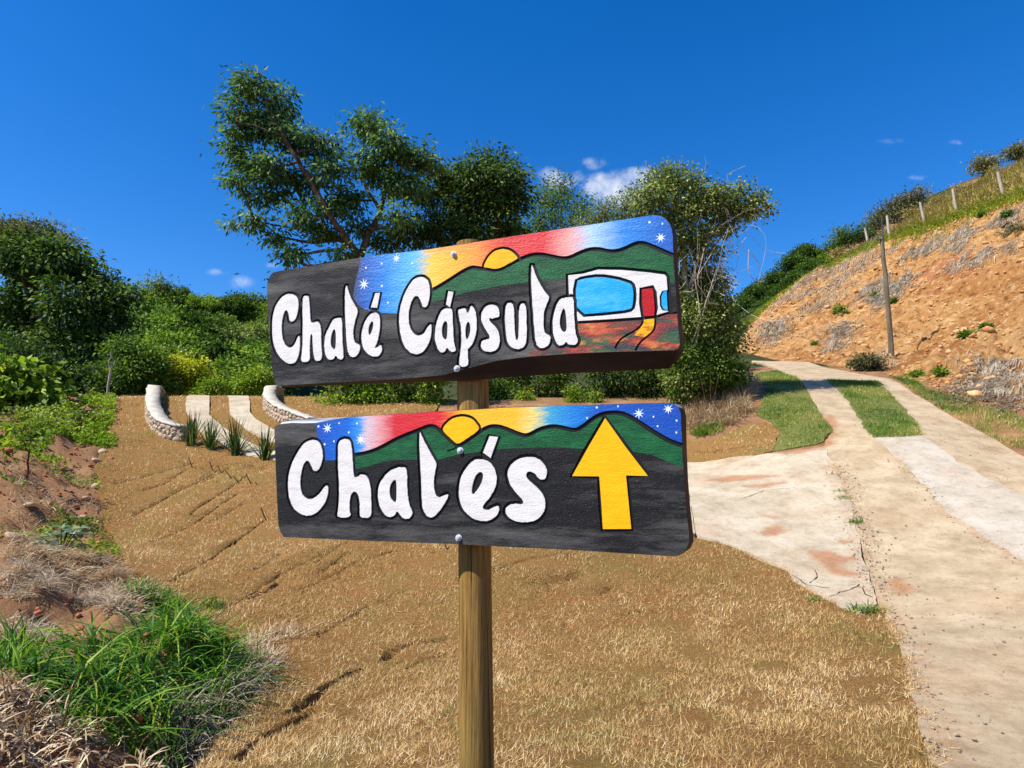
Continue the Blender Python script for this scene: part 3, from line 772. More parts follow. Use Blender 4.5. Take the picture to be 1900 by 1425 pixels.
def make_hay():
    mb = MB()
    for k, h in enumerate(HAY):
        q0 = XY(hits(h)); q = scatter(q0, (15000, 13000, 6000, 2600, 3000, 5000, 1800, 1400)[k]); q = q + rng.normal(0, .38, q.shape) * np.maximum(.2, 1 - seg_dist(q0, q[:, 0], q[:, 1], True))[:, None]
        q = q[fbm(q[:, 0] * .7, q[:, 1] * .7, 4) > -.45 + .5 * rng.random(len(q))]
        z = bank_z(q[:, 0], q[:, 1]) + .04
        dh = nrm(downhill(q[:, 0], q[:, 1]))
        n = len(q); a = np.column_stack([q, z])
        th = rng.normal(0, .7, n); d2 = np.stack([dh[:, 0] * np.cos(th) - dh[:, 1] * np.sin(th), dh[:, 0] * np.sin(th) + dh[:, 1] * np.cos(th)], 1)
        L = rng.uniform(.12, .38, n); tipxy = q + d2 * L[:, None]
        tip = np.column_stack([tipxy, bank_z(tipxy[:, 0], tipxy[:, 1]) + rng.uniform(.03, .13, n)])
        s = np.column_stack([-d2[:, 1], d2[:, 0], np.zeros(n)]) * rng.uniform(.010, .022, n)[:, None]
        V = np.stack([a - s, a + s, tip], 1)
        mb.add(V.reshape(-1, 3), np.arange(n * 3).reshape(-1, 3), np.repeat(rng.random(n), 3))
    return tag(mb.build('dry_thatch', M_greyhay), 'grey dead grass lying in mats on the cut bank', 'grass', kind='stuff')
make_hay()

def hill_grass():
    mb = MB()
    poly = np.vstack([_b_top[::-1][2:9], XY([P(2080, 290, 32), P(2080, 200, 48), P(1900, 285, 49), P(1780, 350, 53), P(1700, 388, 55), P(1620, 436, 58), P(1540, 470, 60)])])
    q = scatter(poly, 36000); d = np.hypot(q[:, 0], q[:, 1])
    z = base_z(q[:, 0], q[:, 1])
    blades(mb, np.column_stack([q, z - .02]), .42, .035, .62, None, drift=(-.3, -.2), segs=2, curl=.5)
    tag(mb.build('hill_grass', M_hillgrass), 'long dry grass on the hillside above the fence', 'grass', kind='stuff')
    mb = MB(); t = _b_top[1:9]
    for a, b in zip(t[:-1], t[1:]):
        L = np.hypot(*(b - a)); n = int(L * 420); s = rng.random(n)[:, None]; w = rng.normal(.1, .6, (n, 1))
        dd = (b - a) / L; nn = np.array([dd[1], -dd[0]])
        q = a * (1 - s) + b * s + nn * w
        blades(mb, np.column_stack([q, bank_z(q[:, 0], q[:, 1]) + .03]), .34, .045, .45, None, segs=2, curl=.8)
    tag(mb.build('ridge_grass', M_ridge), 'yellow green grass fringe along the top of the cut bank', 'grass', kind='stuff')
hill_grass()

# ------------------------------------------------------------------ the wooden signpost with its two carved boards
YAW = R(19)
SIGN_P0 = P(868, 712, 1.5)
_t = np.array([math.cos(YAW), -math.sin(YAW), 0]); _up = np.array([0, 0, 1.0]); _nn = np.array([-math.sin(YAW), -math.cos(YAW), 0])
BOARD_M = Matrix((( _t[0], _up[0], _nn[0], SIGN_P0[0]), (_t[1], _up[1], _nn[1], SIGN_P0[1]), (_t[2], _up[2], _nn[2], SIGN_P0[2]), (0, 0, 0, 1)))
def on_board(x, y):
    r = ray(x, y); k = ((SIGN_P0 - CAM) @ _nn) / (r @ _nn); q = CAM + r * k - SIGN_P0
    return np.array([q @ _t, q[2]])
Z1 = lambda p: on_board(480 + p[0] / 4.071, 380 + p[1] / 4.071)      # enlarged views of the photograph the shapes were measured in
Z2 = lambda p: on_board(860 + p[0] / 4.072, 380 + p[1] / 4.072)
Z3 = lambda p: on_board(490 + p[0] / 4.4537, 730 + p[1] / 4.4537)
Z4 = lambda p: on_board(860 + p[0] / 4.318, 730 + p[1] / 4.318)
def tr(Z, pts): return np.array([Z(p) for p in pts])
def chaikin(q, it=2, closed=True):
    for _ in range(it):
        if closed:
            nx = np.roll(q, -1, 0); q = np.stack([q * .75 + nx * .25, q * .25 + nx * .75], 1).reshape(-1, 2)
        else:
            a = np.stack([q[:-1] * .75 + q[1:] * .25, q[:-1] * .25 + q[1:] * .75], 1).reshape(-1, 2); q = np.vstack([q[:1], a, q[-1:]])
    return q
def offset(q, w):
    """outline moved outwards by w"""
    d = nrm(np.roll(q, -1, 0) - np.roll(q, 1, 0)); nn = np.stack([d[:, 1], -d[:, 0]], 1)
    area = np.sum(q[:, 0] * np.roll(q[:, 1], -1) - np.roll(q[:, 0], -1) * q[:, 1])
    return q + nn * w * (1 if area > 0 else -1)

def paint(name, stops, grain=.5, speck=0.0, rough=.5, scale=55, worn=0.0):
    """brushed paint on planed wood"""
    m, nt, b, o = nodes(name)
    n = tex_noise(nt, scale, 7, .7, stretch=(.35, 1, 1)); n2 = tex_noise(nt, 420, 3, .6, stretch=(.8, 1, 1), off=3)
    c = ramp(nt, n, stops)
    if speck: c = mixc(nt, ramp(nt, n2, [(.60, (0, 0, 0, 1)), (.76, (speck, speck, speck, 1))]), c, (.42, .42, .42, 1))
    if worn: c = mixc(nt, ramp(nt, tex_noise(nt, 7, 8, .72, stretch=(.3, 1.6, 1), off=17), [(.46, (0, 0, 0, 1)), (.72, (worn, worn, worn, 1))]), c, (.17, .158, .145, 1))
    nt.links.new(c, b.inputs['Base Color']); b.inputs['Roughness'].default_value = rough; b.inputs['Specular IOR Level'].default_value = .22
    hmix = math_(nt, 'ADD', math_(nt, 'MULTIPLY', tex_noise(nt, 260, 5, .7, stretch=(.6, 1, 1), off=1), grain), math_(nt, 'MULTIPLY', tex_noise(nt, 40, 4, .6, stretch=(.25, 1, 1), off=8), .6))
    bump(nt, b, hmix, .55, .0035)
    return m
K = lambda v, t=1.0: (v, v, v * t, 1)
M_field = paint('black_board_paint', [(.3, (.004, .004, .0042, 1)), (.55, (.009, .009, .0095, 1)), (.75, (.022, .021, .021, 1))], .9, .4, .62, 55, .9)
M_groove = mat_plain('groove_black', (.004, .004, .004, 1), .6, .3)
M_white = paint('white_letter_paint', [(.2, lin(200, 194, 187)), (.5, lin(224, 219, 213)), (.8, lin(236, 232, 227))], .7, 0, .55)
M_hill = paint('green_hill_paint', [(.25, lin(6, 54, 28)), (.5, lin(14, 86, 46)), (.75, lin(34, 112, 60))], .9, .28, .45)
M_yellow = paint('yellow_paint', [(.25, lin(240, 168, 6)), (.6, lin(252, 188, 12)), (.8, lin(254, 200, 40))], .5, 0, .45)
M_red = paint('red_paint', [(.3, lin(168, 14, 22)), (.7, lin(196, 26, 34))], .5)
M_glassblue = paint('window_blue_paint', [(.3, lin(0, 140, 220)), (.5, lin(30, 166, 236)), (.72, lin(110, 200, 245))], .6, 0, .4, 14)
M_star = paint('star_white_paint', [(.3, lin(200, 220, 230)), (.7, lin(245, 248, 248))], .4)
def mat_sky_paint(name, stops, lowstops=None):
    """sunset colours blended along the board with dry brush strokes"""
    m, nt, b, o = nodes(name)
    tc = nd(nt, 'ShaderNodeTexCoord'); sep = nd(nt, 'ShaderNodeSeparateXYZ'); nt.links.new(tc.outputs['Object'], sep.inputs[0])
    n = tex_noise(nt, 34, 6, .7, stretch=(.5, 3, 1)); n2 = tex_noise(nt, 9, 4, .6, off=5)
    x = math_(nt, 'ADD', sep.outputs[0], math_(nt, 'MULTIPLY', math_(nt, 'SUBTRACT', n, .5), .075))
    x = math_(nt, 'ADD', x, math_(nt, 'MULTIPLY', math_(nt, 'SUBTRACT', n2, .5), .03))
    f = math_(nt, 'DIVIDE', math_(nt, 'SUBTRACT', x, X_LO), X_HI - X_LO)
    c = ramp(nt, f, stops)
    if lowstops is not None:
        mask = math_(nt, 'MULTIPLY', math_(nt, 'SUBTRACT', math_(nt, 'ADD', math_(nt, 'MULTIPLY', sep.outputs[1], 1.0), math_(nt, 'MULTIPLY', n, .05)), math_(nt, 'ADD', math_(nt, 'MULTIPLY', sep.outputs[0], lowstops[1]), lowstops[2])), 16.0)
        c = mixc(nt, math_(nt, 'MINIMUM', math_(nt, 'MAXIMUM', mask, 0.0), 1.0), ramp(nt, f, lowstops[0]), c)
    nt.links.new(c, b.inputs['Base Color']); b.inputs['Roughness'].default_value = .42; b.inputs['Specular IOR Level'].default_value = .4
    bump(nt, b, math_(nt, 'ADD', tex_noise(nt, 230, 5, .7, stretch=(.6, 1, 1)), tex_noise(nt, 40, 4, .6, stretch=(.25, 1, 1))), .5, .003)
    return m
def mat_meadow():
    m, nt, b, o = nodes('painted_meadow')
    n = tex_noise(nt, 26, 5, .6, stretch=(.45, 1.6, 1)); n2 = tex_noise(nt, 22, 4, .6, stretch=(.5, 1.7, 1), off=7); n3 = tex_noise(nt, 30, 5, .6, stretch=(.5, 1.5, 1), off=13)
    c = ramp(nt, n, [(.42, (.03, .028, .026, 1)), (.52, lin(150, 40, 20)), (.62, lin(200, 92, 40)), (.75, lin(214, 150, 96))])
    c = mixc(nt, ramp(nt, n2, [(.5, (0, 0, 0, 1)), (.58, (.9, .9, .9, 1))]), c, lin(30, 84, 44))
    c = mixc(nt, ramp(nt, n3, [(.58, (0, 0, 0, 1)), (.66, (.9, .9, .9, 1))]), c, lin(196, 130, 30))
    nt.links.new(c, b.inputs['Base Color']); b.inputs['Roughness'].default_value = .5
    bump(nt, b, tex_noise(nt, 230, 5, .7), .5, .003)
    return m
M_meadow = mat_meadow()
M_path = paint('painted_path', [(.35, lin(170, 90, 24)), (.5, lin(240, 176, 20)), (.7, lin(246, 190, 40))], .6, 0, .5, 90)
M_edge = mat_noise('board_edge_stain', [(.3, lin(26, 17, 12)), (.55, lin(52, 34, 22)), (.75, lin(86, 54, 32))], 16, 6, .7, .5, 80, .004, (.3, 1, 1))
M_scuff_glare = mat_noise('scuff_and_glare_top_edge', [(.36, (.04, .04, .045, 1)), (.48, lin(150, 150, 158)), (.7, lin(214, 214, 220))], 26, 7, .55, .4, 120, .003, (.25, 2, 2))  # sun glare on the up-facing edges painted in as pale streaks over scuffed paint
M_bolt = mat_noise('zinc_bolt', [(.3, lin(168, 174, 178)), (.7, lin(226, 232, 234))], 160, 4, .35, .2, 400, .001, None, .6)
for _m in (M_bolt,): _m.node_tree.nodes['Principled BSDF'].inputs['Metallic'].default_value = .1
def mat_post():
    m, nt, b, o = nodes('post_wood')
    n = tex_noise(nt, 60, 7, .7, stretch=(2.0, 2.0, .07)); n2 = tex_noise(nt, 150, 5, .7, stretch=(2.0, 2.0, .03), off=3); n3 = tex_noise(nt, 9, 5, .65, stretch=(1, 1, .4), off=5)
    c = ramp(nt, n, [(.28, lin(84, 60, 26)), (.5, lin(142, 108, 54)), (.7, lin(182, 146, 82))])
    c = mixc(nt, ramp(nt, n2, [(.32, (.8, .8, .8, 1)), (.44, (0, 0, 0, 1))]), c, lin(54, 36, 18))
    c = mixc(nt, ramp(nt, n3, [(.42, (0, 0, 0, 1)), (.66, (.6, .6, .6, 1))]), c, lin(112, 98, 46))
    nt.links.new(c, b.inputs['Base Color']); b.inputs['Roughness'].default_value = .8; b.inputs['Specular IOR Level'].default_value = .2
    bump(nt, b, math_(nt, 'ADD', n, n2), .8, .004)
    return m
M_post = mat_post()
M_wire = mat_plain('thin_galvanised_wire', lin(196, 184, 150), .4, .5, .3)

# --- post
_pa, _pb = P(867, 447, 1.604), P(880, 1425, 1.437)
_pdir = (_pb - _pa) / np.linalg.norm(_pb - _pa)
_off = -_nn * .018
post_top = _pa + _off; post_foot = post_top + _pdir * ((post_top[2] + .35) / -_pdir[2])
foot_on_ground = post_top + _pdir * (post_top[2] / -_pdir[2])
sign = empty('wooden_signpost', foot_on_ground, 'round wooden signpost carrying two hand painted carved boards on the dry lawn', 'signpost')
mb = MB()
n = 40; tt = np.linspace(0, 1, n)[:, None]; axis = post_top * (1 - tt) + post_foot * tt
axis = axis + np.column_stack([.0015 * np.sin(tt[:, 0] * 9), .0015 * np.cos(tt[:, 0] * 7), np.zeros(n)])
POST_R = .0365
_rad = POST_R * (1 + .06 * tt[:, 0]); _rad[0] *= .9
tube(mb, axis, _rad, 28)
post_o = mb.build('post', M_post, sign, smooth=True)
mb = MB()      # long drying cracks
for k, a in enumerate((R(205), R(262), R(285), R(316), R(238))):
    lo, hi = [(0.30, .62), (.12, .93), (.42, .8), (.25, .97), (.5, .95)][k]
    s = np.linspace(lo, hi, 26); c = post_top[None] * (1 - s[:, None]) + post_foot[None] * s[:, None]
    aa = a + np.cumsum(rng.normal(0, .006, 26)); rr = POST_R * (1 + .06 * s) + .0006
    l = c + np.column_stack([np.cos(aa) * rr, np.sin(aa) * rr, np.zeros(26)])
    w = .0013 * np.sin(np.linspace(0, np.pi, 26)) + .0002
    aa2 = aa + w / POST_R * 2
    r2 = c + np.column_stack([np.cos(aa2) * rr, np.sin(aa2) * rr, np.zeros(26)])
    i = np.arange(25); mb.add(np.vstack([l, r2]), np.stack([i, i + 26, i + 27, i + 1], 1))
mb.build('drying_crack', M_groove, post_o)
mb = MB()      # wire wound round the post
th = np.linspace(0, 2 * np.pi * 7.2, 400); s = .52 + .42 * np.linspace(0, 1, 400)
c = post_top[None] * (1 - s[:, None]) + post_foot[None] * s[:, None]
tube(mb, c + np.column_stack([np.cos(-th), np.sin(-th), .12 * np.sin(th + 1)]) * (POST_R * (1 + .06 * s) + .0009)[:, None], .0006, 5)
mb.build('wire_winding', M_wire, post_o, smooth=True)

# --- boards
GROOVE = .0032
def make_board(label, front, back, thick, shapes, lines, stars, bolts, field, top_scuff_glare):
    """front/back: paired outlines in board coordinates; shapes listed bottom to top"""
    n = len(front)
    pts = []; edges = []
    def loop(q, closed=True):
        i0 = len(pts); pts.extend(q.tolist()); m = len(q)
        edges.extend([(i0 + i, i0 + (i + 1) % m) for i in range(m if closed else m - 1)])
    loop(front)
    for s in shapes:
        loop(s['poly'])
        for h in s.get('holes', []):
            loop(h)
            if s.get('groove'): loop(offset(h, -s['groove']))
        if s.get('groove'): loop(offset(s['poly'], s['groove']))
    for q, w in lines:
        d = nrm(np.gradient(q, axis=0)); nn2 = np.stack([-d[:, 1], d[:, 0]], 1)
        loop(np.vstack([q + nn2 * w, (q - nn2 * w)[::-1]]))
    for q in stars: loop(q)
    r = geometry.delaunay_2d_cdt([Vector(p) for p in pts], edges, [], 0, 1e-6)
    V = np.array([tuple(v) for v in r[0]]); F = np.array(r[2])
    cc = V[F].mean(1); k = inside(front, cc[:, 0], cc[:, 1]); F = F[k]; cc = cc[k]
    x, y = cc[:, 0], cc[:, 1]
    lab = np.zeros(len(F), int)                                   # 0: plain field
    for i, s in enumerate(shapes):
        if not s.get('solid'): lab[inside(s['poly'], x, y)] = i + 1
    for i, q in enumerate(stars): lab[inside(q, x, y) & (lab >= 0)] = 1000 + i
    def groove_of(s):
        return (seg_dist(s['poly'], x, y, True) < s['groove'] * .97) & ~inside(s['poly'], x, y)
    def fill(i, s):
        ins = inside(s['poly'], x, y)
        for h in s.get('holes', []):
            hi = inside(h, x, y); ins &= ~hi; lab[hi] = -1
        lab[ins] = i + 1
    for q, w in lines: lab[seg_dist(q, x, y) < w * .97] = -1
    for i, s in enumerate(shapes):                                # painted things cut one over the other
        if s.get('solid') and not s.get('deep'): lab[groove_of(s)] = -1; fill(i, s)
    for i, s in enumerate(shapes):
        if s.get('deep'): lab[groove_of(s)] = -1
    for i, s in enumerate(shapes):
        if s.get('deep'): fill(i, s)
    # body: floor of the grooves, sides, back
    root = bpy.data.objects.new('sign_board', bpy.data.meshes.new('sign_board')); COL.objects.link(root)
    mb2 = MB()
    mb2.add(np.column_stack([V, np.full(len(V), -GROOVE)]), F)
    me_parts = []
    f3 = np.column_stack([front, np.full(n, -GROOVE)]); b3 = np.column_stack([back, np.full(n, -thick)])
    ctr = back.mean(0); bb = np.column_stack([ctr + (back - ctr) * .985, np.full(n, -thick - .003)])
    mid = f3 * .12 + b3 * .88; mid[:, 2] = -thick + .004
    i = np.arange(n); j = (i + 1) % n
    rings = [f3, mid, b3, bb]
    sideF = MB()
    Vr = np.vstack(rings); Fr = np.concatenate([np.stack([i + a * n, i + (a + 1) * n, j + (a + 1) * n, j + a * n], 1) for a in range(3)])
    area = np.sum(front[:, 0] * np.roll(front[:, 1], -1) - np.roll(front[:, 0], -1) * front[:, 1])
    if area < 0: Fr = Fr[:, ::-1]
    nfloor = len(F); mb2.add(Vr, Fr)
    rb = geometry.delaunay_2d_cdt([Vector(p) for p in bb[:, :2].tolist()], [(q, (q + 1) % n) for q in range(n)], [], 0, 1e-6)
    Vb = np.array([tuple(v) for v in rb[0]]); Fb = np.array(rb[2]); cb = Vb[Fb].mean(1); Fb = Fb[inside(bb, cb[:, 0], cb[:, 1])]
    mb2.add(np.column_stack([Vb, np.full(len(Vb), -thick - .003)]), Fb[:, ::-1])
    me = mb2.mesh('sign_board')
    root.data = me
    for q in (M_groove, M_edge, M_scuff_glare): me.materials.append(q)
    mi = np.zeros(len(me.polygons), np.int32)
    nor = np.zeros(len(me.polygons) * 3); me.polygons.foreach_get('normal', nor); nor = nor.reshape(-1, 3)
    cen = np.zeros(len(me.polygons) * 3); me.polygons.foreach_get('center', cen); cen = cen.reshape(-1, 3)
    mi[cen[:, 2] < -GROOVE - 1e-4] = 1
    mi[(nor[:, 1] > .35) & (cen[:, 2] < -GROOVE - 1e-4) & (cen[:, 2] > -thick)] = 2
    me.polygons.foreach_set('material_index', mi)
    root.parent = sign
    root.matrix_local = Matrix.Translation(-Vector(sign.location)) @ BOARD_M
    root['label'] = label
    def region(name, ids, mat, lbl=None):
        k = np.isin(lab, ids)
        if not k.any(): return None
        f = F[k]; mbr = MB(); mbr.add(np.column_stack([V, np.zeros(len(V))]), f)
        cnt = {}
        for tri in f:
            for a, b in ((tri[0], tri[1]), (tri[1], tri[2]), (tri[2], tri[0])): cnt[(a, b)] = 1
        walls = [(a, b) for (a, b) in cnt if (b, a) not in cnt]
        W = np.array([[[*V[a], 0], [*V[a], -GROOVE], [*V[b], -GROOVE], [*V[b], 0]] for a, b in walls]).reshape(-1, 3)
        mbr.add(W, np.arange(len(W)).reshape(-1, 4))
        m2 = mbr.mesh(name)
        # drop the vertices no face uses
        import bmesh
        bm = bmesh.new(); bm.from_mesh(m2); bmesh.ops.delete(bm, geom=[v for v in bm.verts if not v.link_faces], context='VERTS'); bm.to_mesh(m2); bm.free()
        m2.materials.append(mat)
        o = bpy.data.objects.new(name, m2); COL.objects.link(o); o.parent = root
        if lbl: o['label'] = lbl
        return o
    region('black_field', [0], field)
    done = {}
    for i, s in enumerate(shapes):
        region(s['name'], [i + 1], s['mat'], s.get('label'))
    for i in range(len(stars)): region('star' if len(stars[i]) > 12 else 'star_dot', [1000 + i], M_star)
    for (bx, by) in bolts:
        p = on_board(bx, by); mb3 = MB()
        def disc(r, z0, z1, sides, ph=0.0, bev=.0):
            th = np.arange(sides) * 2 * np.pi / sides + ph
            rr = [(r, z0), (r, z1 - bev), (r - bev, z1)]
            Vd = np.vstack([np.column_stack([p[0] + q * np.cos(th), p[1] + q * np.sin(th), np.full(sides, z)]) for q, z in rr])
            ii = np.arange(sides); jj = (ii + 1) % sides
            mb3.add(Vd, np.concatenate([np.stack([ii + a * sides, jj + a * sides, jj + (a + 1) * sides, ii + (a + 1) * sides], 1) for a in range(2)]))
            top = np.vstack([Vd[2 * sides:], [[p[0], p[1], z1]]]); mb3.add(top, np.stack([ii, jj, np.full(sides, sides)], 1))
        disc(.0074, -.001, .0012, 20); disc(.0056, .0012, .0062, 6, rng.uniform(0, 1), .0011); disc(.003, .0062, .0074, 14, 0, .0005)
        m3 = mb3.mesh('bolt'); m3.materials.append(M_bolt); o = bpy.data.objects.new('bolt', m3); COL.objects.link(o); o.parent = root
    return root

def star(Z, c, r, k=8):
    c0 = Z(c); rx = np.hypot(*(Z((c[0] + r, c[1])) - c0)); q = []
    a0 = rng.uniform(0, .4)
    for i in range(k * 2):
        a = a0 + i * np.pi / k; rr = rx * (rng.uniform(.8, 1.1) if i % 2 == 0 else .30); q.append(c0 + rr * np.array([np.cos(a), np.sin(a)]))
    return np.array(q)
def dot(Z, c, r=8):
    c0 = Z(c); rx = np.hypot(*(Z((c[0] + r, c[1])) - c0)); a = np.arange(7) * 2 * np.pi / 7
    return c0 + rx * np.stack([np.cos(a) * rng.uniform(.7, 1.1), np.sin(a)], 1)
G = .0068
def letter(Z, pts, holes=(), name='letter', label=None, mat=None, it=2, g=G, deep=False):
    return dict(name=name, label=label, poly=(lambda q: q + rng.normal(0, .0003, q.shape))(chaikin(tr(Z, pts), it)), holes=[chaikin(tr(Z, h), it) for h in holes], groove=g, solid=True, mat=mat or M_white, deep=deep)

# ---- upper board
up_front = np.vstack([tr(Z1, [(62, 640), (66, 590), (80, 545), (105, 512), (180, 495), (400, 460), (840, 388), (1300, 333), (1547, 296)]),
    tr(Z2, [(300, 248), (700, 188), (1100, 128), (1300, 97), (1430, 76), (1480, 80), (1525, 100), (1556, 135), (1574, 180), (1582, 235), (1588, 400), (1600, 600), (1616, 800), (1632, 1000), (1636, 1060), (1620, 1088), (1590, 1100), (1400, 1104), (1100, 1112), (850, 1122), (600, 1138), (420, 1155), (250, 1180), (120, 1212), (0, 1243)]),
    tr(Z1, [(1420, 1282), (1200, 1305), (900, 1325), (500, 1345), (250, 1360), (150, 1368), (128, 1350), (108, 1290), (98, 1200), (80, 960), (66, 760)])])
up_back = up_front.copy()
_bk = np.vstack([tr(Z2, [(1655, 1085), (1600, 1160), (1540, 1218), (1400, 1226), (1100, 1240), (850, 1252), (600, 1268), (420, 1280), (250, 1292), (120, 1304), (0, 1318)]), tr(Z1, [(1420, 1318), (1200, 1325), (900, 1334)])])
up_back[24:38] = _bk
_rb = tr(Z2, [(1440, 76), (1495, 80), (1545, 100), (1580, 135), (1598, 180), (1604, 235), (1608, 400), (1620, 600), (1636, 800), (1650, 1000)])
up_back[13:23] = _rb; up_back[23] = Z2((1655, 1070))
hill_up_line = np.vstack([tr(Z1, [(1300, 648), (1370, 610), (1450, 560), (1550, 495), (1600, 474)]), tr(Z2, [(73, 470), (150, 484), (250, 495), (310, 470), (400, 420), (500, 380), (570, 372), (650, 385), (740, 405), (800, 400), (880, 360), (950, 335), (1020, 332), (1090, 350), (1150, 352), (1220, 330), (1300, 290), (1350, 285), (1420, 310), (1500, 345), (1580, 380)])])
hill_up_line = chaikin(hill_up_line, 2, False)
X_LO, X_HI = float(up_front[:, 0].min()), float(up_front[:, 0].max())
xf = lambda Z, a, b: (float(Z((a, b))[0]) - X_LO) / (X_HI - X_LO)
_B = lambda r, g, b: lin(r, g, b)
M_sky_up = mat_sky_paint('sunset_paint', [(xf(Z1, 690, 600), (.03, .03, .032, 1)), (xf(Z1, 790, 600), _B(14, 84, 172)), (xf(Z1, 960, 600), _B(14, 128, 214)), (xf(Z1, 1180, 500), _B(84, 184, 232)), (xf(Z1, 1290, 400), _B(236, 150, 110)), (xf(Z1, 1500, 330), _B(226, 96, 70)),
    (xf(Z2, 350, 300), _B(204, 28, 34)), (xf(Z2, 600, 300), _B(212, 40, 44)), (xf(Z2, 790, 250), _B(232, 140, 130)), (xf(Z2, 920, 250), _B(160, 196, 226)), (xf(Z2, 1080, 250), _B(60, 160, 226)), (xf(Z2, 1380, 250), _B(14, 108, 200)), (1.0, _B(10, 84, 176))],
    ([(xf(Z1, 690, 600), (.03, .03, .032, 1)), (xf(Z1, 790, 600), _B(14, 84, 172)), (xf(Z1, 960, 600), _B(14, 128, 214)), (xf(Z1, 1200, 500), _B(90, 184, 226)), (xf(Z1, 1290, 480), _B(240, 196, 60)), (xf(Z1, 1500, 450), _B(246, 172, 24)), (xf(Z2, 130, 430), _B(236, 130, 40)), (xf(Z2, 300, 400), _B(210, 50, 34)), (xf(Z2, 600, 400), _B(212, 40, 44)), (xf(Z2, 790, 380), _B(236, 160, 150)), (xf(Z2, 960, 320), _B(170, 204, 230)), (xf(Z2, 1200, 300), _B(30, 130, 214)), (1.0, _B(10, 84, 176))],
     (Z1((1700, 330))[1] - Z1((1280, 400))[1]) / (Z1((1700, 330))[0] - Z1((1280, 400))[0]), 0.0))
def _fix_mask(m, Z, a, z_at):   # line separating the upper and lower colours of the sunset
    pass
_sl = (Z1((1700, 350))[1] - Z1((1280, 420))[1]) / (Z1((1700, 350))[0] - Z1((1280, 420))[0])
_ic = Z1((1280, 420))[1] - _sl * Z1((1280, 420))[0]
for _nd in M_sky_up.node_tree.nodes:
    if _nd.type == 'MATH' and _nd.operation == 'ADD' and not _nd.inputs[1].is_linked and _nd.inputs[0].is_linked and _nd.inputs[0].links[0].from_node.type == 'MATH' and _nd.inputs[0].links[0].from_node.operation == 'MULTIPLY' and abs(_nd.inputs[1].default_value) < 1e-9:
        _nd.inputs[1].default_value = float(_ic) + .025
sky_up = np.vstack([tr(Z1, [(770, 399), (1000, 370), (1300, 334), (1547, 297)]), tr(Z2, [(300, 249), (700, 189), (1100, 129), (1300, 98), (1430, 78), (1480, 82), (1523, 102), (1554, 137), (1572, 182), (1580, 237), (1584, 382)]), hill_up_line[::-1],
    tr(Z1, [(1290, 610), (1200, 620), (1105, 760), (1095, 822), (1060, 822), (900, 815), (800, 790), (740, 745), (712, 690), (735, 560), (760, 470)])])
hill_up = np.vstack([hill_up_line, tr(Z2, [(1590, 560), (1594, 600), (1540, 590), (1400, 560), (1000, 540), (780, 552), (620, 572), (500, 582), (300, 606), (150, 636), (0, 664)]), tr(Z1, [(1500, 682), (1420, 706), (1305, 737)])])
meadow_up = np.vstack([tr(Z2, [(856, 880), (1340, 850), (1560, 826), (1610, 818), (1634, 1050), (1620, 1082), (1590, 1097), (1400, 1101), (1100, 1109), (850, 1119), (600, 1134), (480, 1145), (500, 1110), (560, 1095), (700, 1085), (880, 1030)])])
path_up = tr(Z2, [(1362, 858), (1446, 852), (1446, 915), (1425, 960), (1370, 1000), (1290, 985), (1330, 940), (1355, 900)])
L1 = 'white carved letter of the upper board'
up_shapes = [dict(name='painted_sky', poly=sky_up, mat=M_sky_up, label='sunset sky painted from blue through yellow and red to blue'),
    dict(name='painted_meadow', poly=meadow_up, mat=M_meadow), dict(name='painted_hill', poly=hill_up, mat=M_hill),
    dict(name='painted_path', poly=path_up, mat=M_path),
    letter(Z2, [(152, 474), (160, 440), (190, 388), (230, 350), (285, 333), (340, 340), (385, 370), (412, 402), (398, 412), (350, 440), (300, 466), (255, 484), (200, 478)], name='painted_sun', mat=M_yellow, it=1, g=.0062),
    letter(Z2, [(792, 532), (905, 520), (1015, 490), (1200, 492), (1400, 512), (1520, 528), (1534, 545), (1538, 600), (1546, 700), (1552, 806), (1450, 832), (1340, 846), (1100, 862), (856, 878), (852, 780), (838, 690), (797, 692)], name='painted_cabin', mat=M_white, it=0),
    letter(Z2, [(850, 577), (900, 560), (1030, 541), (1150, 562), (1250, 588), (1278, 615), (1286, 700), (1276, 768), (1260, 790), (1100, 808), (852, 832)], name='cabin_window', mat=M_glassblue, it=1),
    letter(Z2, [(1350, 640), (1427, 630), (1436, 660), (1443, 780), (1441, 836), (1362, 843), (1352, 740)], name='cabin_door', mat=M_red, it=0, label='red door of the painted cabin'),
    letter(Z2, [(1534, 645), (1541, 800), (1512, 786), (1496, 760), (1494, 690), (1510, 660)], name='cabin_window', mat=M_glassblue, it=0, g=.0036)]
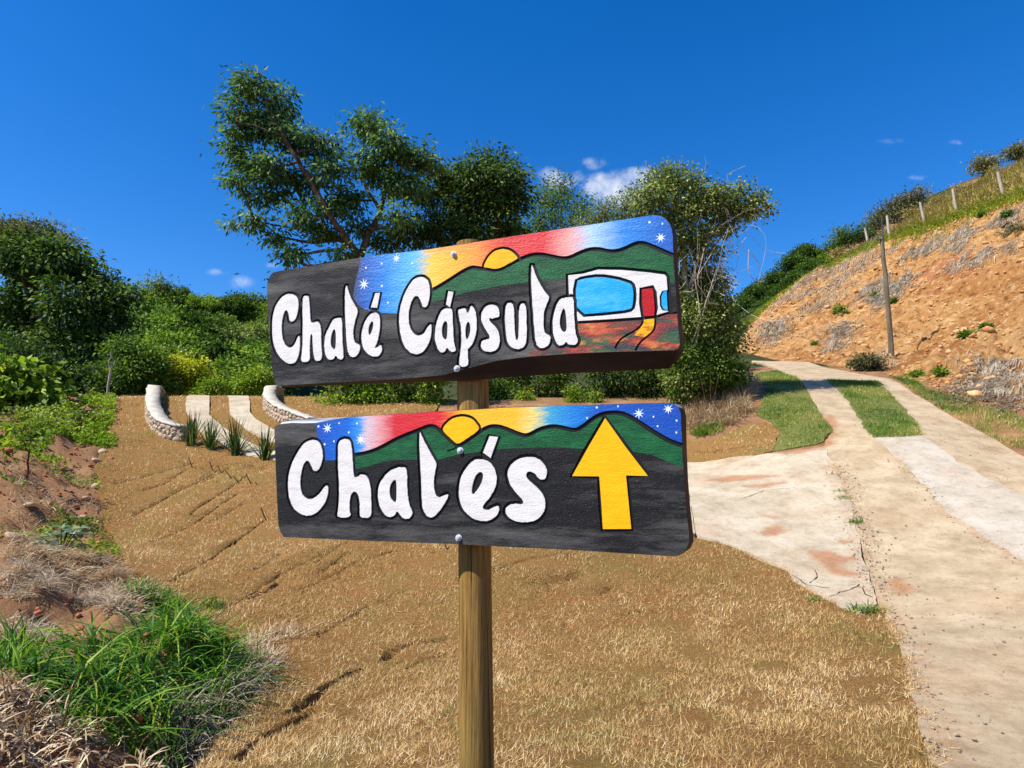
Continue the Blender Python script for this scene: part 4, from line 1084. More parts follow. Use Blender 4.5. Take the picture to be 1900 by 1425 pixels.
for pts, holes, nm in [
    ([(245, 672), (285, 690), (300, 720), (297, 800), (282, 855), (255, 885), (232, 875), (228, 830), (215, 790), (193, 805), (178, 860), (171, 920), (177, 1000), (200, 1062), (235, 1083), (268, 1062), (290, 1010), (307, 980), (310, 1040), (307, 1100), (292, 1165), (265, 1200), (222, 1200), (173, 1168), (133, 1112), (110, 1040), (101, 960), (103, 850), (123, 770), (163, 708), (205, 675)], [], 'letter'),
    ([(333, 695), (350, 688), (376, 688), (381, 720), (386, 800), (390, 888), (412, 892), (445, 878), (466, 905), (471, 960), (471, 1060), (480, 1175), (428, 1183), (414, 1130), (408, 1060), (406, 990), (398, 968), (388, 990), (385, 1050), (383, 1100), (387, 1185), (317, 1190), (325, 1130), (333, 1050), (333, 900), (331, 780)], [], 'letter'),
    ([(565, 860), (612, 853), (627, 858), (629, 950), (633, 1050), (642, 1152), (625, 1170), (600, 1165), (580, 1132), (565, 1168), (528, 1170), (508, 1147), (495, 1090), (496, 1020), (509, 970), (534, 918), (550, 888)], [[(571, 935), (583, 960), (583, 1060), (575, 1095), (553, 1082), (541, 1050), (544, 1000), (556, 952)]], 'letter'),
    ([(661, 608), (668, 620), (690, 690), (720, 750), (751, 797), (739, 840), (718, 910), (711, 980), (724, 1042), (756, 1055), (767, 1070), (757, 1122), (720, 1155), (688, 1144), (670, 1100), (664, 1040), (659, 960), (654, 850), (651, 700), (654, 640)], [], 'letter'),
    ([(880, 812), (907, 823), (917, 870), (914, 930), (906, 990), (890, 1050), (870, 1083), (898, 1078), (915, 1057), (932, 1072), (930, 1105), (907, 1143), (865, 1149), (818, 1123), (783, 1070), (775, 1000), (783, 930), (809, 868), (840, 827)], [[(857, 876), (867, 890), (863, 930), (850, 968), (835, 990), (826, 960), (830, 920), (844, 888)]], 'letter'),
    ([(879, 668), (915, 663), (895, 778), (847, 775)], [], 'letter_accent'),
    ([(1215, 542), (1262, 553), (1287, 590), (1294, 640), (1287, 720), (1266, 775), (1238, 770), (1223, 722), (1204, 686), (1173, 691), (1148, 738), (1133, 800), (1131, 870), (1143, 932), (1169, 973), (1205, 991), (1246, 977), (1276, 925), (1302, 895), (1305, 940), (1300, 1000), (1276, 1062), (1241, 1113), (1195, 1132), (1143, 1118), (1103, 1072), (1078, 1010), (1063, 930), (1060, 850), (1070, 770), (1093, 690), (1129, 618), (1169, 562)], [], 'letter'),
    ([(1400, 783), (1452, 783), (1464, 800), (1465, 880), (1470, 980), (1477, 1060), (1490, 1090), (1482, 1109), (1445, 1109), (1422, 1072), (1405, 1114), (1373, 1116), (1348, 1082), (1330, 1020), (1333, 940), (1348, 870), (1374, 808)], [[(1416, 876), (1427, 900), (1425, 960), (1421, 1014), (1405, 1019), (1388, 997), (1381, 960), (1386, 910), (1400, 881)]], 'letter'),
    ([(1434, 652), (1473, 658), (1446, 774), (1416, 751)], [], 'letter_accent'),
    ([(1518, 790), (1562, 778), (1572, 822), (1590, 802), (1604, 755), (1632, 788), (1642, 830), (1647, 900), (1642, 970), (1621, 1042), (1592, 1078), (1577, 1088), (1580, 1150), (1585, 1219), (1512, 1226), (1519, 1150), (1529, 1080), (1532, 1000), (1529, 920), (1514, 850), (1505, 797)], [[(1580, 874), (1597, 900), (1600, 950), (1586, 1003), (1569, 1019), (1560, 990), (1561, 920)]], 'letter')]:
    up_shapes.append(letter(Z1, pts, holes, nm, deep=True, it=2 if nm == 'letter' else 0))
for pts, holes in [
    ([(215, 752), (252, 763), (272, 800), (270, 848), (235, 852), (215, 862), (198, 850), (193, 872), (220, 900), (257, 940), (274, 990), (274, 1050), (251, 1098), (200, 1114), (148, 1103), (130, 1070), (138, 1028), (170, 1018), (197, 1013), (199, 990), (173, 952), (143, 900), (131, 850), (143, 798), (175, 762)], []),
    ([(330, 742), (362, 740), (380, 765), (382, 850), (387, 950), (393, 1020), (412, 1024), (417, 960), (418, 850), (423, 770), (440, 742), (467, 752), (475, 800), (477, 900), (477, 1000), (467, 1062), (430, 1089), (388, 1089), (353, 1072), (328, 1030), (318, 950), (313, 850), (316, 780)], []),
    ([(514, 450), (520, 460), (542, 520), (577, 600), (622, 668), (650, 695), (637, 730), (610, 790), (604, 870), (607, 950), (620, 976), (652, 985), (658, 1010), (647, 1053), (610, 1084), (568, 1078), (548, 1050), (538, 980), (528, 850), (518, 700), (511, 560)], []),
    ([(735, 708), (790, 698), (832, 694), (833, 780), (839, 900), (847, 980), (866, 1020), (852, 1054), (820, 1059), (790, 1054), (775, 1028), (755, 1059), (718, 1064), (693, 1032), (676, 970), (673, 880), (688, 800), (711, 738)], [[(760, 780), (772, 810), (777, 880), (780, 942), (765, 965), (738, 948), (725, 900), (730, 840), (747, 790)]])]:
    up_shapes.append(letter(Z2, pts, holes, deep=True))
up_lines = [(hill_up_line, .0046), (chaikin(tr(Z2, [(1355, 855), (1352, 900), (1310, 942), (1240, 980), (1190, 1012), (1160, 1050), (1145, 1086)]), 2, False), .0022), (chaikin(tr(Z2, [(1450, 850), (1448, 920), (1430, 960), (1380, 1000), (1330, 1040), (1298, 1102)]), 2, False), .0022),
            (tr(Z2, [(1545, 820), (1580, 822), (1612, 815)]), .002)]
up_stars = [star(Z1, (795, 600), 42), star(Z1, (1040, 405), 34), star(Z2, (1490, 248), 44)] + [dot(Z1, c) for c in ((810, 475), (928, 443), (1160, 440), (930, 612), (975, 738))] + [dot(Z2, c, 9) for c in ((1405, 132), (1503, 143))]
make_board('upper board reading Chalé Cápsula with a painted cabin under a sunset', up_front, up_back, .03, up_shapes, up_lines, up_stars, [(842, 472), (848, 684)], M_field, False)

# ---- lower board
lo_front = np.vstack([tr(Z3, [(84, 275), (120, 256), (230, 243), (330, 246), (430, 243), (520, 226), (700, 196), (830, 184), (1200, 160), (1640, 136)]), tr(Z4, [(300, 114), (800, 97), (1300, 82), (1640, 74), (1690, 84), (1722, 110), (1742, 155), (1748, 300), (1755, 420), (1768, 700), (1782, 900), (1806, 1120), (1806, 1190), (1780, 1255), (1738, 1296), (1690, 1306), (1300, 1282), (900, 1255), (300, 1227)]),
    tr(Z3, [(1640, 1247), (1000, 1224), (500, 1202), (162, 1187), (138, 1150), (118, 1090), (102, 760), (90, 450)])])
lo_back = lo_front.copy()
lo_back[0:8] = tr(Z3, [(88, 262), (100, 218), (200, 206), (300, 202), (420, 196), (520, 190), (700, 182), (830, 177)])
lo_back[13:24] = tr(Z4, [(1660, 71), (1722, 82), (1758, 110), (1774, 165), (1776, 300), (1778, 420), (1790, 700), (1806, 900), (1830, 1120), (1834, 1195), (1806, 1255)])
hill_lo_line = chaikin(np.vstack([tr(Z3, [(745, 508), (850, 490), (950, 455), (1100, 370), (1280, 300), (1350, 270), (1400, 268), (1450, 300), (1500, 350), (1560, 408), (1600, 434)]), tr(Z4, [(10, 392), (60, 355), (130, 305), (200, 265), (270, 260), (350, 285), (430, 320), (490, 338), (530, 330), (620, 280), (720, 260), (800, 275), (890, 298), (950, 270), (1030, 205), (1100, 165), (1200, 150), (1280, 160), (1370, 205), (1480, 280), (1600, 355), (1680, 392), (1750, 416)])]), 2, False)
X_LO, X_HI = float(lo_front[:, 0].min()), float(lo_front[:, 0].max())
M_sky_lo = mat_sky_paint('sunset_paint_low', [(xf(Z3, 430, 300), _B(10, 74, 170)), (xf(Z3, 690, 300), _B(8, 100, 200)), (xf(Z3, 800, 300), _B(50, 146, 224)), (xf(Z3, 860, 300), _B(214, 190, 196)), (xf(Z3, 960, 300), _B(222, 150, 150)), (xf(Z3, 1080, 300), _B(206, 36, 44)), (xf(Z3, 1440, 200), _B(212, 34, 40)), (xf(Z3, 1580, 180), _B(236, 120, 30)),
    (xf(Z3, 1660, 180), _B(250, 180, 16)), (xf(Z4, 400, 200), _B(248, 184, 30)), (xf(Z4, 560, 200), _B(226, 208, 120)), (xf(Z4, 680, 200), _B(60, 160, 196)), (xf(Z4, 900, 150), _B(14, 122, 204)), (xf(Z4, 1080, 150), _B(10, 82, 176)), (1.0, _B(10, 74, 170))])
sky_lo = np.vstack([tr(Z3, [(430, 246), (520, 229), (700, 199), (830, 187), (1200, 163), (1640, 139)]), tr(Z4, [(300, 117), (800, 100), (1300, 85), (1640, 77), (1688, 87), (1719, 112), (1739, 157), (1745, 300), (1752, 414)]), hill_lo_line[::-1], tr(Z3, [(740, 545), (590, 552), (505, 552), (495, 480), (470, 420), (440, 370)])])
hill_lo = np.vstack([hill_lo_line, tr(Z4, [(1756, 590), (1680, 562), (1600, 530), (1500, 490), (1380, 470), (1200, 440), (960, 445), (700, 430), (400, 440), (200, 455), (0, 485)]), tr(Z3, [(1610, 505), (1500, 530), (1430, 550), (1260, 548), (1100, 546), (1000, 560), (850, 605), (745, 626)])])
lo_shapes = [dict(name='painted_sky', poly=sky_lo, mat=M_sky_lo, label='sunset sky painted from blue through red and yellow to blue'), dict(name='painted_hill', poly=hill_lo, mat=M_hill),
    letter(Z3, [(1472, 303), (1490, 265), (1540, 215), (1610, 190), (1680, 194), (1730, 220), (1765, 262), (1778, 295), (1720, 345), (1650, 390), (1602, 420), (1565, 395), (1515, 348)], name='painted_sun', mat=M_yellow, it=1, g=.006),
    letter(Z4, [(1135, 198), (1300, 430), (1480, 660), (1306, 657), (1320, 850), (1343, 1086), (1116, 1086), (1105, 900), (1087, 664), (870, 662), (1000, 430)], name='arrow', mat=M_yellow, it=0, g=.0066, label='yellow arrow pointing up')]
for pts, holes in [
    ([(400, 382), (442, 393), (472, 430), (486, 490), (481, 552), (462, 613), (440, 640), (408, 640), (393, 602), (370, 556), (343, 556), (322, 588), (307, 650), (297, 720), (300, 792), (323, 853), (360, 876), (411, 868), (452, 838), (492, 780), (522, 755), (533, 790), (523, 852), (497, 913), (451, 974), (390, 1010), (328, 1010), (267, 974), (227, 922), (205, 850), (197, 770), (200, 690), (222, 598), (258, 518), (308, 437), (350, 397)], []),
    ([(610, 418), (634, 382), (682, 375), (712, 393), (724, 450), (732, 560), (740, 696), (772, 690), (800, 667), (841, 677), (870, 720), (882, 800), (884, 900), (889, 1030), (791, 1030), (791, 950), (788, 872), (774, 828), (745, 806), (718, 828), (706, 880), (703, 950), (719, 1026), (600, 1026), (613, 960), (620, 850), (618, 700), (610, 560)], []),
    ([(1085, 618), (1120, 610), (1174, 612), (1182, 680), (1182, 760), (1187, 850), (1202, 930), (1230, 985), (1207, 1030), (1170, 1040), (1133, 1019), (1100, 966), (1076, 1009), (1040, 1025), (998, 1004), (962, 952), (942, 880), (939, 800), (958, 738), (998, 677), (1044, 637)], [[(1086, 708), (1094, 740), (1095, 830), (1092, 896), (1075, 901), (1048, 873), (1035, 830), (1037, 768), (1059, 726)]]),
    ([(1287, 318), (1294, 330), (1312, 370), (1352, 450), (1392, 520), (1430, 590), (1412, 640), (1401, 720), (1406, 800), (1421, 850), (1455, 862), (1530, 822), (1503, 892), (1462, 953), (1416, 1009), (1380, 1030), (1343, 1014), (1312, 962), (1302, 870), (1297, 720), (1287, 500), (1282, 380)], [])]:
    lo_shapes.append(letter(Z3, pts, holes, deep=True))
for pts, holes, nm in [
    ([(100, 528), (150, 527), (202, 543), (243, 589), (265, 650), (265, 722), (242, 783), (202, 843), (158, 892), (148, 922), (190, 938), (240, 912), (277, 897), (288, 930), (267, 978), (221, 1014), (160, 1025), (88, 1010), (38, 974), (-3, 932), (-28, 871), (-38, 800), (-33, 720), (-13, 648), (28, 588), (64, 548)], [[(131, 625), (155, 638), (158, 670), (142, 722), (111, 773), (79, 812), (62, 798), (70, 730), (94, 657)]], 'letter'),
    ([(209, 342), (279, 348), (216, 516), (156, 471)], [], 'letter_accent'),
    ([(500, 509), (561, 509), (612, 532), (653, 574), (672, 630), (658, 684), (620, 694), (598, 672), (570, 642), (540, 624), (512, 628), (498, 652), (512, 690), (562, 729), (613, 779), (648, 829), (658, 890), (643, 952), (602, 1004), (541, 1030), (460, 1033), (388, 1015), (342, 973), (334, 930), (363, 892), (410, 882), (460, 892), (482, 878), (473, 852), (438, 812), (393, 762), (362, 702), (349, 640), (373, 578), (429, 527)], [], 'letter')]:
    lo_shapes.append(letter(Z4, pts, holes, nm, deep=True, it=2 if nm == 'letter' else 0))
lo_lines = [(hill_lo_line, .0046), (tr(Z3, [(1512, 476), (1560, 462), (1602, 436)]), .0015)]
lo_stars = [star(Z3, (523, 288), 42), star(Z3, (797, 380), 44), star(Z4, (1405, 160), 48), star(Z4, (1640, 125), 46)] + [dot(Z3, c, 8) for c in ((620, 245), (767, 248), (700, 322), (577, 395), (500, 420), (449, 272))] + [dot(Z4, c, 9) for c in ((1068, 112), (1238, 103), (990, 197), (1522, 187), (1555, 262), (1707, 217), (1705, 312))]
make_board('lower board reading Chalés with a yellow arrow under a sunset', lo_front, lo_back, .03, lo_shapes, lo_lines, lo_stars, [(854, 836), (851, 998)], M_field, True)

# ------------------------------------------------------------------ trees and shrubs
def bark(name, a, b, c): return mat_noise(name, [(.3, a), (.52, b), (.72, c)], 5, 6, .9, .7, 22, .03, (1.6, 1.6, .3), .15)
M_bark = bark('brown_bark', lin(52, 38, 28), lin(92, 70, 52), lin(134, 110, 86))
M_barkpale = bark('pale_bark', lin(126, 114, 98), lin(176, 164, 146), lin(208, 198, 182))
M_barkgrey = bark('grey_bark', lin(84, 78, 68), lin(128, 120, 106), lin(168, 160, 146))
LF = lambda a, b, c, d: [(0, a), (.35, b), (.7, c), (1, d)]
M_lf_blue = mat_leaf('feathery_leaf', LF(lin(38, 60, 32), lin(66, 96, 50), lin(100, 132, 70), lin(146, 170, 102)), .58, .28, .22)
M_lf_dark = mat_leaf('dark_leaf', LF(lin(28, 44, 19), lin(51, 74, 30), lin(80, 106, 43), lin(123, 142, 64)), .58, .3, .22)
M_lf_mid = mat_leaf('mid_leaf', LF(lin(43, 66, 20), lin(74, 102, 32), lin(110, 138, 48), lin(153, 169, 74)), .58, .34, .22)
M_lf_bright = mat_leaf('bright_leaf', LF(lin(62, 89, 20), lin(103, 133, 32), lin(146, 169, 51), lin(191, 201, 85)), .58, .38, .22)
M_lf_yellow = mat_leaf('yellow_green_leaf', LF(lin(103, 110, 20), lin(157, 163, 32), lin(199, 197, 55), lin(228, 216, 96)), .58, .4, .22)
M_lf_olive = mat_leaf('olive_leaf', LF(lin(63, 75, 32), lin(99, 114, 51), lin(140, 152, 78), lin(198, 202, 130)), .58, .3, .22)
M_lf_grey = mat_leaf('dull_leaf', LF(lin(66, 66, 42), lin(97, 97, 61), lin(130, 126, 82), lin(162, 157, 109)), .58, .25, .22)
M_lf_bank = mat_leaf('hill_tree_leaf', LF(lin(42, 66, 20), lin(70, 104, 30), lin(104, 140, 44), lin(145, 174, 68)), .58, .3, .22)

M_far1 = mat_leaf('far_tree_leaf', LF(lin(50, 72, 22), lin(82, 108, 36), lin(116, 142, 54), lin(150, 170, 78)), .6, .36, .2)
M_far2 = mat_leaf('far_tree_leaf_fresh', LF(lin(66, 92, 22), lin(102, 132, 38), lin(136, 162, 58), lin(168, 184, 84)), .6, .38, .2)
M_far3 = mat_leaf('far_tree_leaf_deep', LF(lin(36, 56, 18), lin(60, 86, 30), lin(90, 118, 44), lin(124, 146, 64)), .6, .32, .2)
def leaves(mb, c, d, L, W, v, fold=.25):
    """folded leaf blades: base c, direction d"""
    n = len(c); d = nrm(d)
    r = nrm(rng.normal(0, 1, (n, 3)) + np.array([0, 0, .8])); s = nrm(np.cross(d, r)); up = np.cross(s, d)
    L = np.broadcast_to(L, (n,)) * rng.uniform(.65, 1.3, n); W = np.broadcast_to(W, (n,)) * rng.uniform(.7, 1.3, n)
    mid = c + d * (L * .45)[:, None] + up * (W * fold * .5)[:, None]
    V = np.stack([c, mid + s * (W / 2)[:, None], c + d * L[:, None] - up * (L * .08)[:, None], mid - s * (W / 2)[:, None]], 1)
    mb.add(V.reshape(-1, 3), np.arange(n * 4).reshape(-1, 4), np.repeat(np.clip(v, 0, 1), 4))

def crown(mb, blobs, n, L, W, clump=.35, per=16, droop=.3, shell=.55, twig=None, flat=.85, tv=.0, spray=.6):
    """leaf clumps spread through the volume of each blob (centre, radius)"""
    C = np.array([b[0] for b in blobs]); Rr = np.array([b[1] for b in blobs]); w = Rr ** 2; w = w / w.sum()
    nc = max(4, n // per)
    k = rng.choice(len(C), nc, p=w)
    dirs = nrm(rng.normal(0, 1, (nc, 3))); rad = Rr[k] * (shell + (1 - shell) * rng.random(nc)) * rng.uniform(.75, 1.08, nc)
    cc = C[k] + dirs * rad[:, None] * np.array([1, 1, flat])
    m = nc * per; j = np.repeat(np.arange(nc), per)
    offs = rng.normal(0, 1, (m, 3)) * (clump * rng.uniform(.5, 1.2, nc))[j][:, None] * np.array([1, 1, spray])
    p = cc[j] + offs
    d = nrm(offs) * .8 + dirs[j] * .5 + rng.normal(0, .5, (m, 3)); d[:, 2] -= droop * 1.4
    cv = rng.normal(.45 + tv, .22, nc)
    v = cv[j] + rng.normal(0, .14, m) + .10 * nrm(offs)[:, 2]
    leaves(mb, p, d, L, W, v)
    if twig is not None:
        for q in rng.choice(nc, min(nc, twig[1]), replace=False):
            a = C[k[q]]; b = cc[q]
            tube(twig[0], bez(a, b, rng.normal(0, .12, 3) * np.linalg.norm(b - a), 4), np.linspace(twig[2], twig[2] * .35, 4), 4, cap=False)
    return cc

def px_blobs(spec, d):
    out = []
    for s in spec:
        x, y, r = s[:3]; dd = d + (s[3] if len(s) > 3 else rng.uniform(-.6, .6) * r * d / FPX * 1.6)
        out.append((P(x, y, dd), r * dd / FPX))
    return out

def tree(name, label, cat, base, blobs, n, L, W, leaf, bk, trunk_r=.16, limbs=None, group=None, clump=.35, per=16, droop=.3, shell=.5, twigs=60, twig_r=.02, stems=None, flat=.85, nolimb=False, tv=0.0, spray=.6):
    """base: foot on the ground; limbs follow given paths or run from the trunk to each blob"""
    base = np.asarray(base, float)
    root = empty(name, base, label, cat, group)
    tb = MB(); lb = MB()
    C = np.array([b[0] for b in blobs]); ctr = C.mean(0)
    if stems is None:
        fork = base * .55 + np.array([ctr[0], ctr[1], min(ctr[2], base[2] + (ctr[2] - base[2]) * .75)]) * .45
        fork[2] = base[2] + max(.3, (C[:, 2].min() - base[2]) * .8)
        path = bez(base - [0, 0, .2], fork, (rng.normal(0, .06), 0, 0), 7, .02); tube(tb, path, np.linspace(trunk_r * 1.25, trunk_r * .8, 7), 9)
        starts = [fork]
    else:
        starts = []
        for path, r0, r1 in stems:
            path = np.asarray(path); t = np.linspace(0, len(path) - 1, (len(path) - 1) * 4 + 1); i = np.minimum(t.astype(int), len(path) - 2); f = (t - i)[:, None]
            q = path[i] * (1 - f) + path[i + 1] * f; q[1:-1] += rng.normal(0, r1 * .5, (len(q) - 2, 3))
            tube(tb, q, np.linspace(r0, r1, len(q)), 8); starts += list(q[::2])
    S = np.array(starts)
    if not nolimb:
        for (c, r) in blobs:
            low = S[S[:, 2] < c[2] + .1] if (S[:, 2] < c[2] + .1).any() else S
            a = low[np.argmin(np.linalg.norm(low - c, axis=1))]; L0 = np.linalg.norm(c - a)
            if L0 < .05: continue
            tube(tb, bez(a, c, (0, 0, -.08 * L0), 6, .03 * L0), np.linspace(min(trunk_r * .5, .03 + .025 * L0), trunk_r * .14, 6), 6, cap=False)
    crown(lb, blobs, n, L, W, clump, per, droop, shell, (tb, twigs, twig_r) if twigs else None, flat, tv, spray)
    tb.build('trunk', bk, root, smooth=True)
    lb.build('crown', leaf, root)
    return root

def gfoot(x, d, y=None):
    q = P(x, 740 if y is None else y, d); return np.array([q[0], q[1], float(ground_z(q[:1], q[1:2])[0])])

# --- the tall feathery tree behind the boards
d1 = 23.0
S1 = lambda pts: [P(x, y, d1 + dz) for x, y, dz in pts]
stems1 = [([gfoot(664, d1) - [0, 0, .2]] + S1([(664, 600, 0), (668, 478, 0)]), .24, .17),
          (S1([(668, 478, 0), (640, 440, -.3), (612, 400, -.6), (585, 352, -.6), (555, 300, -.8), (525, 252, -.8), (505, 215, -.6), (490, 180, -.4)]), .13, .03),
          (S1([(668, 478, 0), (685, 430, .3), (706, 392, .4), (716, 350, .4), (726, 310, .3), (732, 240, .2)]), .13, .035),
          (S1([(650, 455, 0), (600, 430, .6), (555, 395, .9), (510, 350, 1.0), (470, 315, 1.0)]), .09, .02),
          (S1([(600, 430, .6), (560, 425, .4), (520, 420, .2), (480, 412, 0)]), .06, .018),
          (S1([(575, 410, .8), (555, 355, 1.2), (520, 300, 1.2), (465, 285, 1.0)]), .06, .02),
          (S1([(706, 392, .4), (680, 350, .9), (665, 300, 1.1), (680, 250, 1.0)]), .07, .02),
          (S1([(716, 350, .4), (750, 310, -.4), (775, 290, -.4)]), .05, .018), (S1([(525, 252, -.8), (470, 232, -.8), (440, 228, -.8)]), .04, .014)]
blobs1 = px_blobs([(470, 158, 36), (447, 200, 32), (515, 188, 36), (500, 235, 44), (450, 240, 30), (550, 262, 42), (600, 268, 40), (610, 318, 42), (690, 242, 40), (672, 228, 30), (722, 268, 42), (772, 288, 34), (690, 308, 44), (640, 368, 40), (742, 338, 40),
    (455, 305, 32), (500, 308, 40), (442, 338, 28), (488, 360, 40), (550, 338, 42), (560, 400, 36), (470, 408, 26), (515, 438, 26), (545, 465, 20), (598, 430, 32), (600, 384, 34), (430, 415, 12), (800, 302, 22), (438, 275, 24), (660, 420, 30), (740, 400, 34), (540, 480, 14), (640, 470, 26)], d1)
tree('tall_feathery_tree', 'tall spreading tree with dark feathery leaves, leaning left above the upper board', 'tree', gfoot(664, d1), blobs1, 20000, .21, .07, M_lf_blue, M_bark, .2, stems=stems1, clump=.25, per=18, droop=.6, shell=.3, twigs=320, twig_r=.016, tv=.1, spray=.3)
# --- rounder tree to its right
d2 = 24.5
blobs2 = px_blobs([(905, 302, 34), (880, 330, 40), (938, 330, 36), (960, 358, 22), (850, 342, 36), (830, 322, 24), (900, 378, 42), (850, 390, 40), (792, 362, 34), (800, 420, 42), (930, 402, 34), (870, 430, 42), (940, 440, 36), (760, 432, 34), (720, 446, 30), (905, 470, 40), (840, 470, 40), (950, 380, 26)], d2)
tree('round_topped_tree', 'round topped dark green tree right of the tall feathery tree', 'tree', gfoot(860, d2), blobs2, 18000, .21, .075, M_lf_dark, M_bark, .2, clump=.32, per=20, droop=.5, shell=.35, twigs=200, tv=.12, spray=.32)
# --- sparse yellowish tree and scrub behind the upper board
tree('sparse_tree', 'thin yellowish tree with open crown behind the upper board', 'tree', gfoot(1030, 30), px_blobs([(1040, 342, 24), (1008, 368, 26), (1074, 378, 22), (1030, 378, 28), (1000, 408, 28), (1060, 412, 28), (1090, 400, 18), (1020, 440, 30), (975, 440, 26)], 30), 5200, .16, .06, M_lf_mid, M_barkgrey, .12, clump=.30, per=12, droop=.2, shell=.5, twigs=150, twig_r=.018)
tree('twiggy_shrub', 'twiggy grey green scrub tree between the thin tree and the vine covered tree', 'tree', gfoot(1140, 26), px_blobs([(1120, 392, 30), (1160, 385, 32), (1092, 420, 30), (1188, 402, 28), (1140, 430, 34), (1190, 450, 34), (1175, 360, 18), (1215, 420, 24)], 26), 6500, .12, .05, M_lf_olive, M_barkgrey, .1, clump=.24, per=10, droop=.2, shell=.4, twigs=260, twig_r=.016)
# --- vine covered tree by the road
d5 = 19.3
blobs5 = px_blobs([(1228, 330, 34), (1210, 366, 38), (1268, 338, 38), (1255, 398, 44), (1300, 376, 38), (1330, 362, 28), (1340, 398, 32), (1378, 382, 28), (1402, 366, 18), (1424, 386, 14), (1370, 352, 16), (1395, 395, 18), (1250, 458, 38), (1290, 440, 36), (1312, 468, 28), (1290, 520, 38), (1268, 578, 44), (1292, 600, 46), (1322, 640, 36), (1288, 664, 44), (1340, 682, 24), (1242, 520, 36), (1330, 560, 34), (1345, 600, 34), (1320, 520, 32), (1350, 640, 30), (1330, 690, 34), (1270, 700, 36), (1300, 720, 32), (1360, 690, 22), (1255, 560, 38), (1240, 600, 38), (1240, 640, 40), (1300, 555, 34), (1345, 425, 20)], d5)
stems5 = [([gfoot(1285, d5) - [0, 0, .2], P(1280, 650, d5), P(1275, 560, d5), P(1268, 470, d5), P(1255, 390, d5), P(1240, 330, d5)], .13, .04),
          ([P(1275, 540, d5), P(1300, 470, d5 - .3), P(1335, 420, d5 - .4), P(1380, 392, d5 - .4), P(1425, 384, d5 - .4)], .04, .01), ([P(1268, 470, d5), P(1310, 430, d5 + .3), P(1345, 380, d5 + .4), P(1372, 345, d5 + .4)], .04, .012),
          ([P(1285, 660, d5 - .6), P(1310, 560, d5 - .7), P(1330, 500, d5 - .7), P(1385, 440, d5 - .6)], .03, .008), ([P(1275, 660, d5 - .6), P(1300, 590, d5 - .9), P(1290, 520, d5 - 1), P(1320, 470, d5 - .9)], .02, .008)]
tree('vine_covered_tree', 'tree smothered in vines and bare twigs, leaning over the road bend', 'tree', gfoot(1285, d5), blobs5, 44000, .10, .058, M_lf_olive, M_barkpale, .12, stems=stems5, clump=.17, per=12, droop=.6, shell=.4, twigs=200, twig_r=.009)
# bare vine stems hanging round it
vr = empty('bare_vine', gfoot(1300, d5 - .9), 'tangle of bare pale vine stems hanging from the vine covered tree', 'vine')
for k in range(44):
    x0, y0 = rng.uniform(1240, 1400), rng.uniform(390, 520); x1, y1 = x0 + rng.normal(-10, 45), y0 + rng.uniform(20, 110)
    a, b = P(x0, y0, d5 - rng.uniform(.2, .9)), P(x1, y1, d5 - rng.uniform(.3, 1.0))
    mb = MB(); tube(mb, bez(a, b, rng.normal(0, .25, 3), 7, .03), rng.uniform(.004, .010), 4, cap=False); mb.build('stem', M_barkpale, vr)
for k in range(24):
    x0, y0 = rng.uniform(1185, 1400), rng.uniform(310, 380); a = P(x0, y0 + 30, d5); b = P(x0 + rng.normal(6, 14), y0 - rng.uniform(5, 28), d5)
    mb = MB(); tube(mb, bez(a, b, rng.normal(0, .08, 3), 5, .02), rng.uniform(.004, .008), 4, cap=False); mb.build('stem', M_barkpale, vr)

# --- bushes under and behind the boards
def bush(label, x, d, spec, n, L, W, mat, clump=.2, name='leafy_bush', cat='bush', droop=.35, group=None, per=12, bk=None, tv=0.0):
    b = px_blobs(spec, d)
    return tree(name, label, cat, gfoot(x, d), b, n, L, W, mat, bk or M_bark, .05, group=group, clump=clump, per=per, droop=droop, shell=.4, twigs=40, twig_r=.010, tv=tv)
bush('leafy bush seen in the gap left of the post between the boards', 690, 20.6, [(625, 742, 26), (668, 735, 30), (712, 740, 28), (755, 738, 28), (800, 742, 26), (690, 700, 34), (640, 700, 28), (750, 690, 34), (800, 700, 30), (600, 752, 16)], 9000, .12, .06, M_lf_bright)
bush('dark bush seen in the gap right of the post between the boards', 1000, 21.5, [(930, 735, 32), (985, 738, 30), (1040, 735, 32), (960, 690, 34), (1030, 690, 34), (900, 710, 30)], 8000, .12, .055, M_lf_mid, tv=-.1)
bush('dark shrub under the right half of the upper board', 1150, 21.0, [(1100, 735, 32), (1155, 730, 34), (1210, 725, 34), (1120, 690, 34), (1180, 690, 34), (1240, 700, 30), (1200, 745, 20)], 9000, .11, .055, M_lf_dark)
for x, h in ((975, 728), (1065, 728), (1100, 735)):
    bush('upright pale leafy shoot in the gap between the boards, %s' % {975: 'nearest the post', 1065: 'middle of three', 1100: 'farthest from the post'}[x], x, 20.4, [(x, h, 14), (x + 4, h + 16, 15), (x - 6, h + 20, 13)], 900, .11, .04, M_lf_bright, .1, name='leafy_shoot', cat='plant')
bush('low glossy bush at the foot of the vine covered tree', 1300, 18.9, [(1262, 728, 22), (1300, 730, 24), (1340, 722, 22), (1372, 700, 16), (1255, 690, 26), (1295, 695, 30), (1335, 690, 28), (1362, 680, 18), (1310, 660, 28), (1270, 655, 28)], 9000, .085, .05, M_lf_mid, .14)
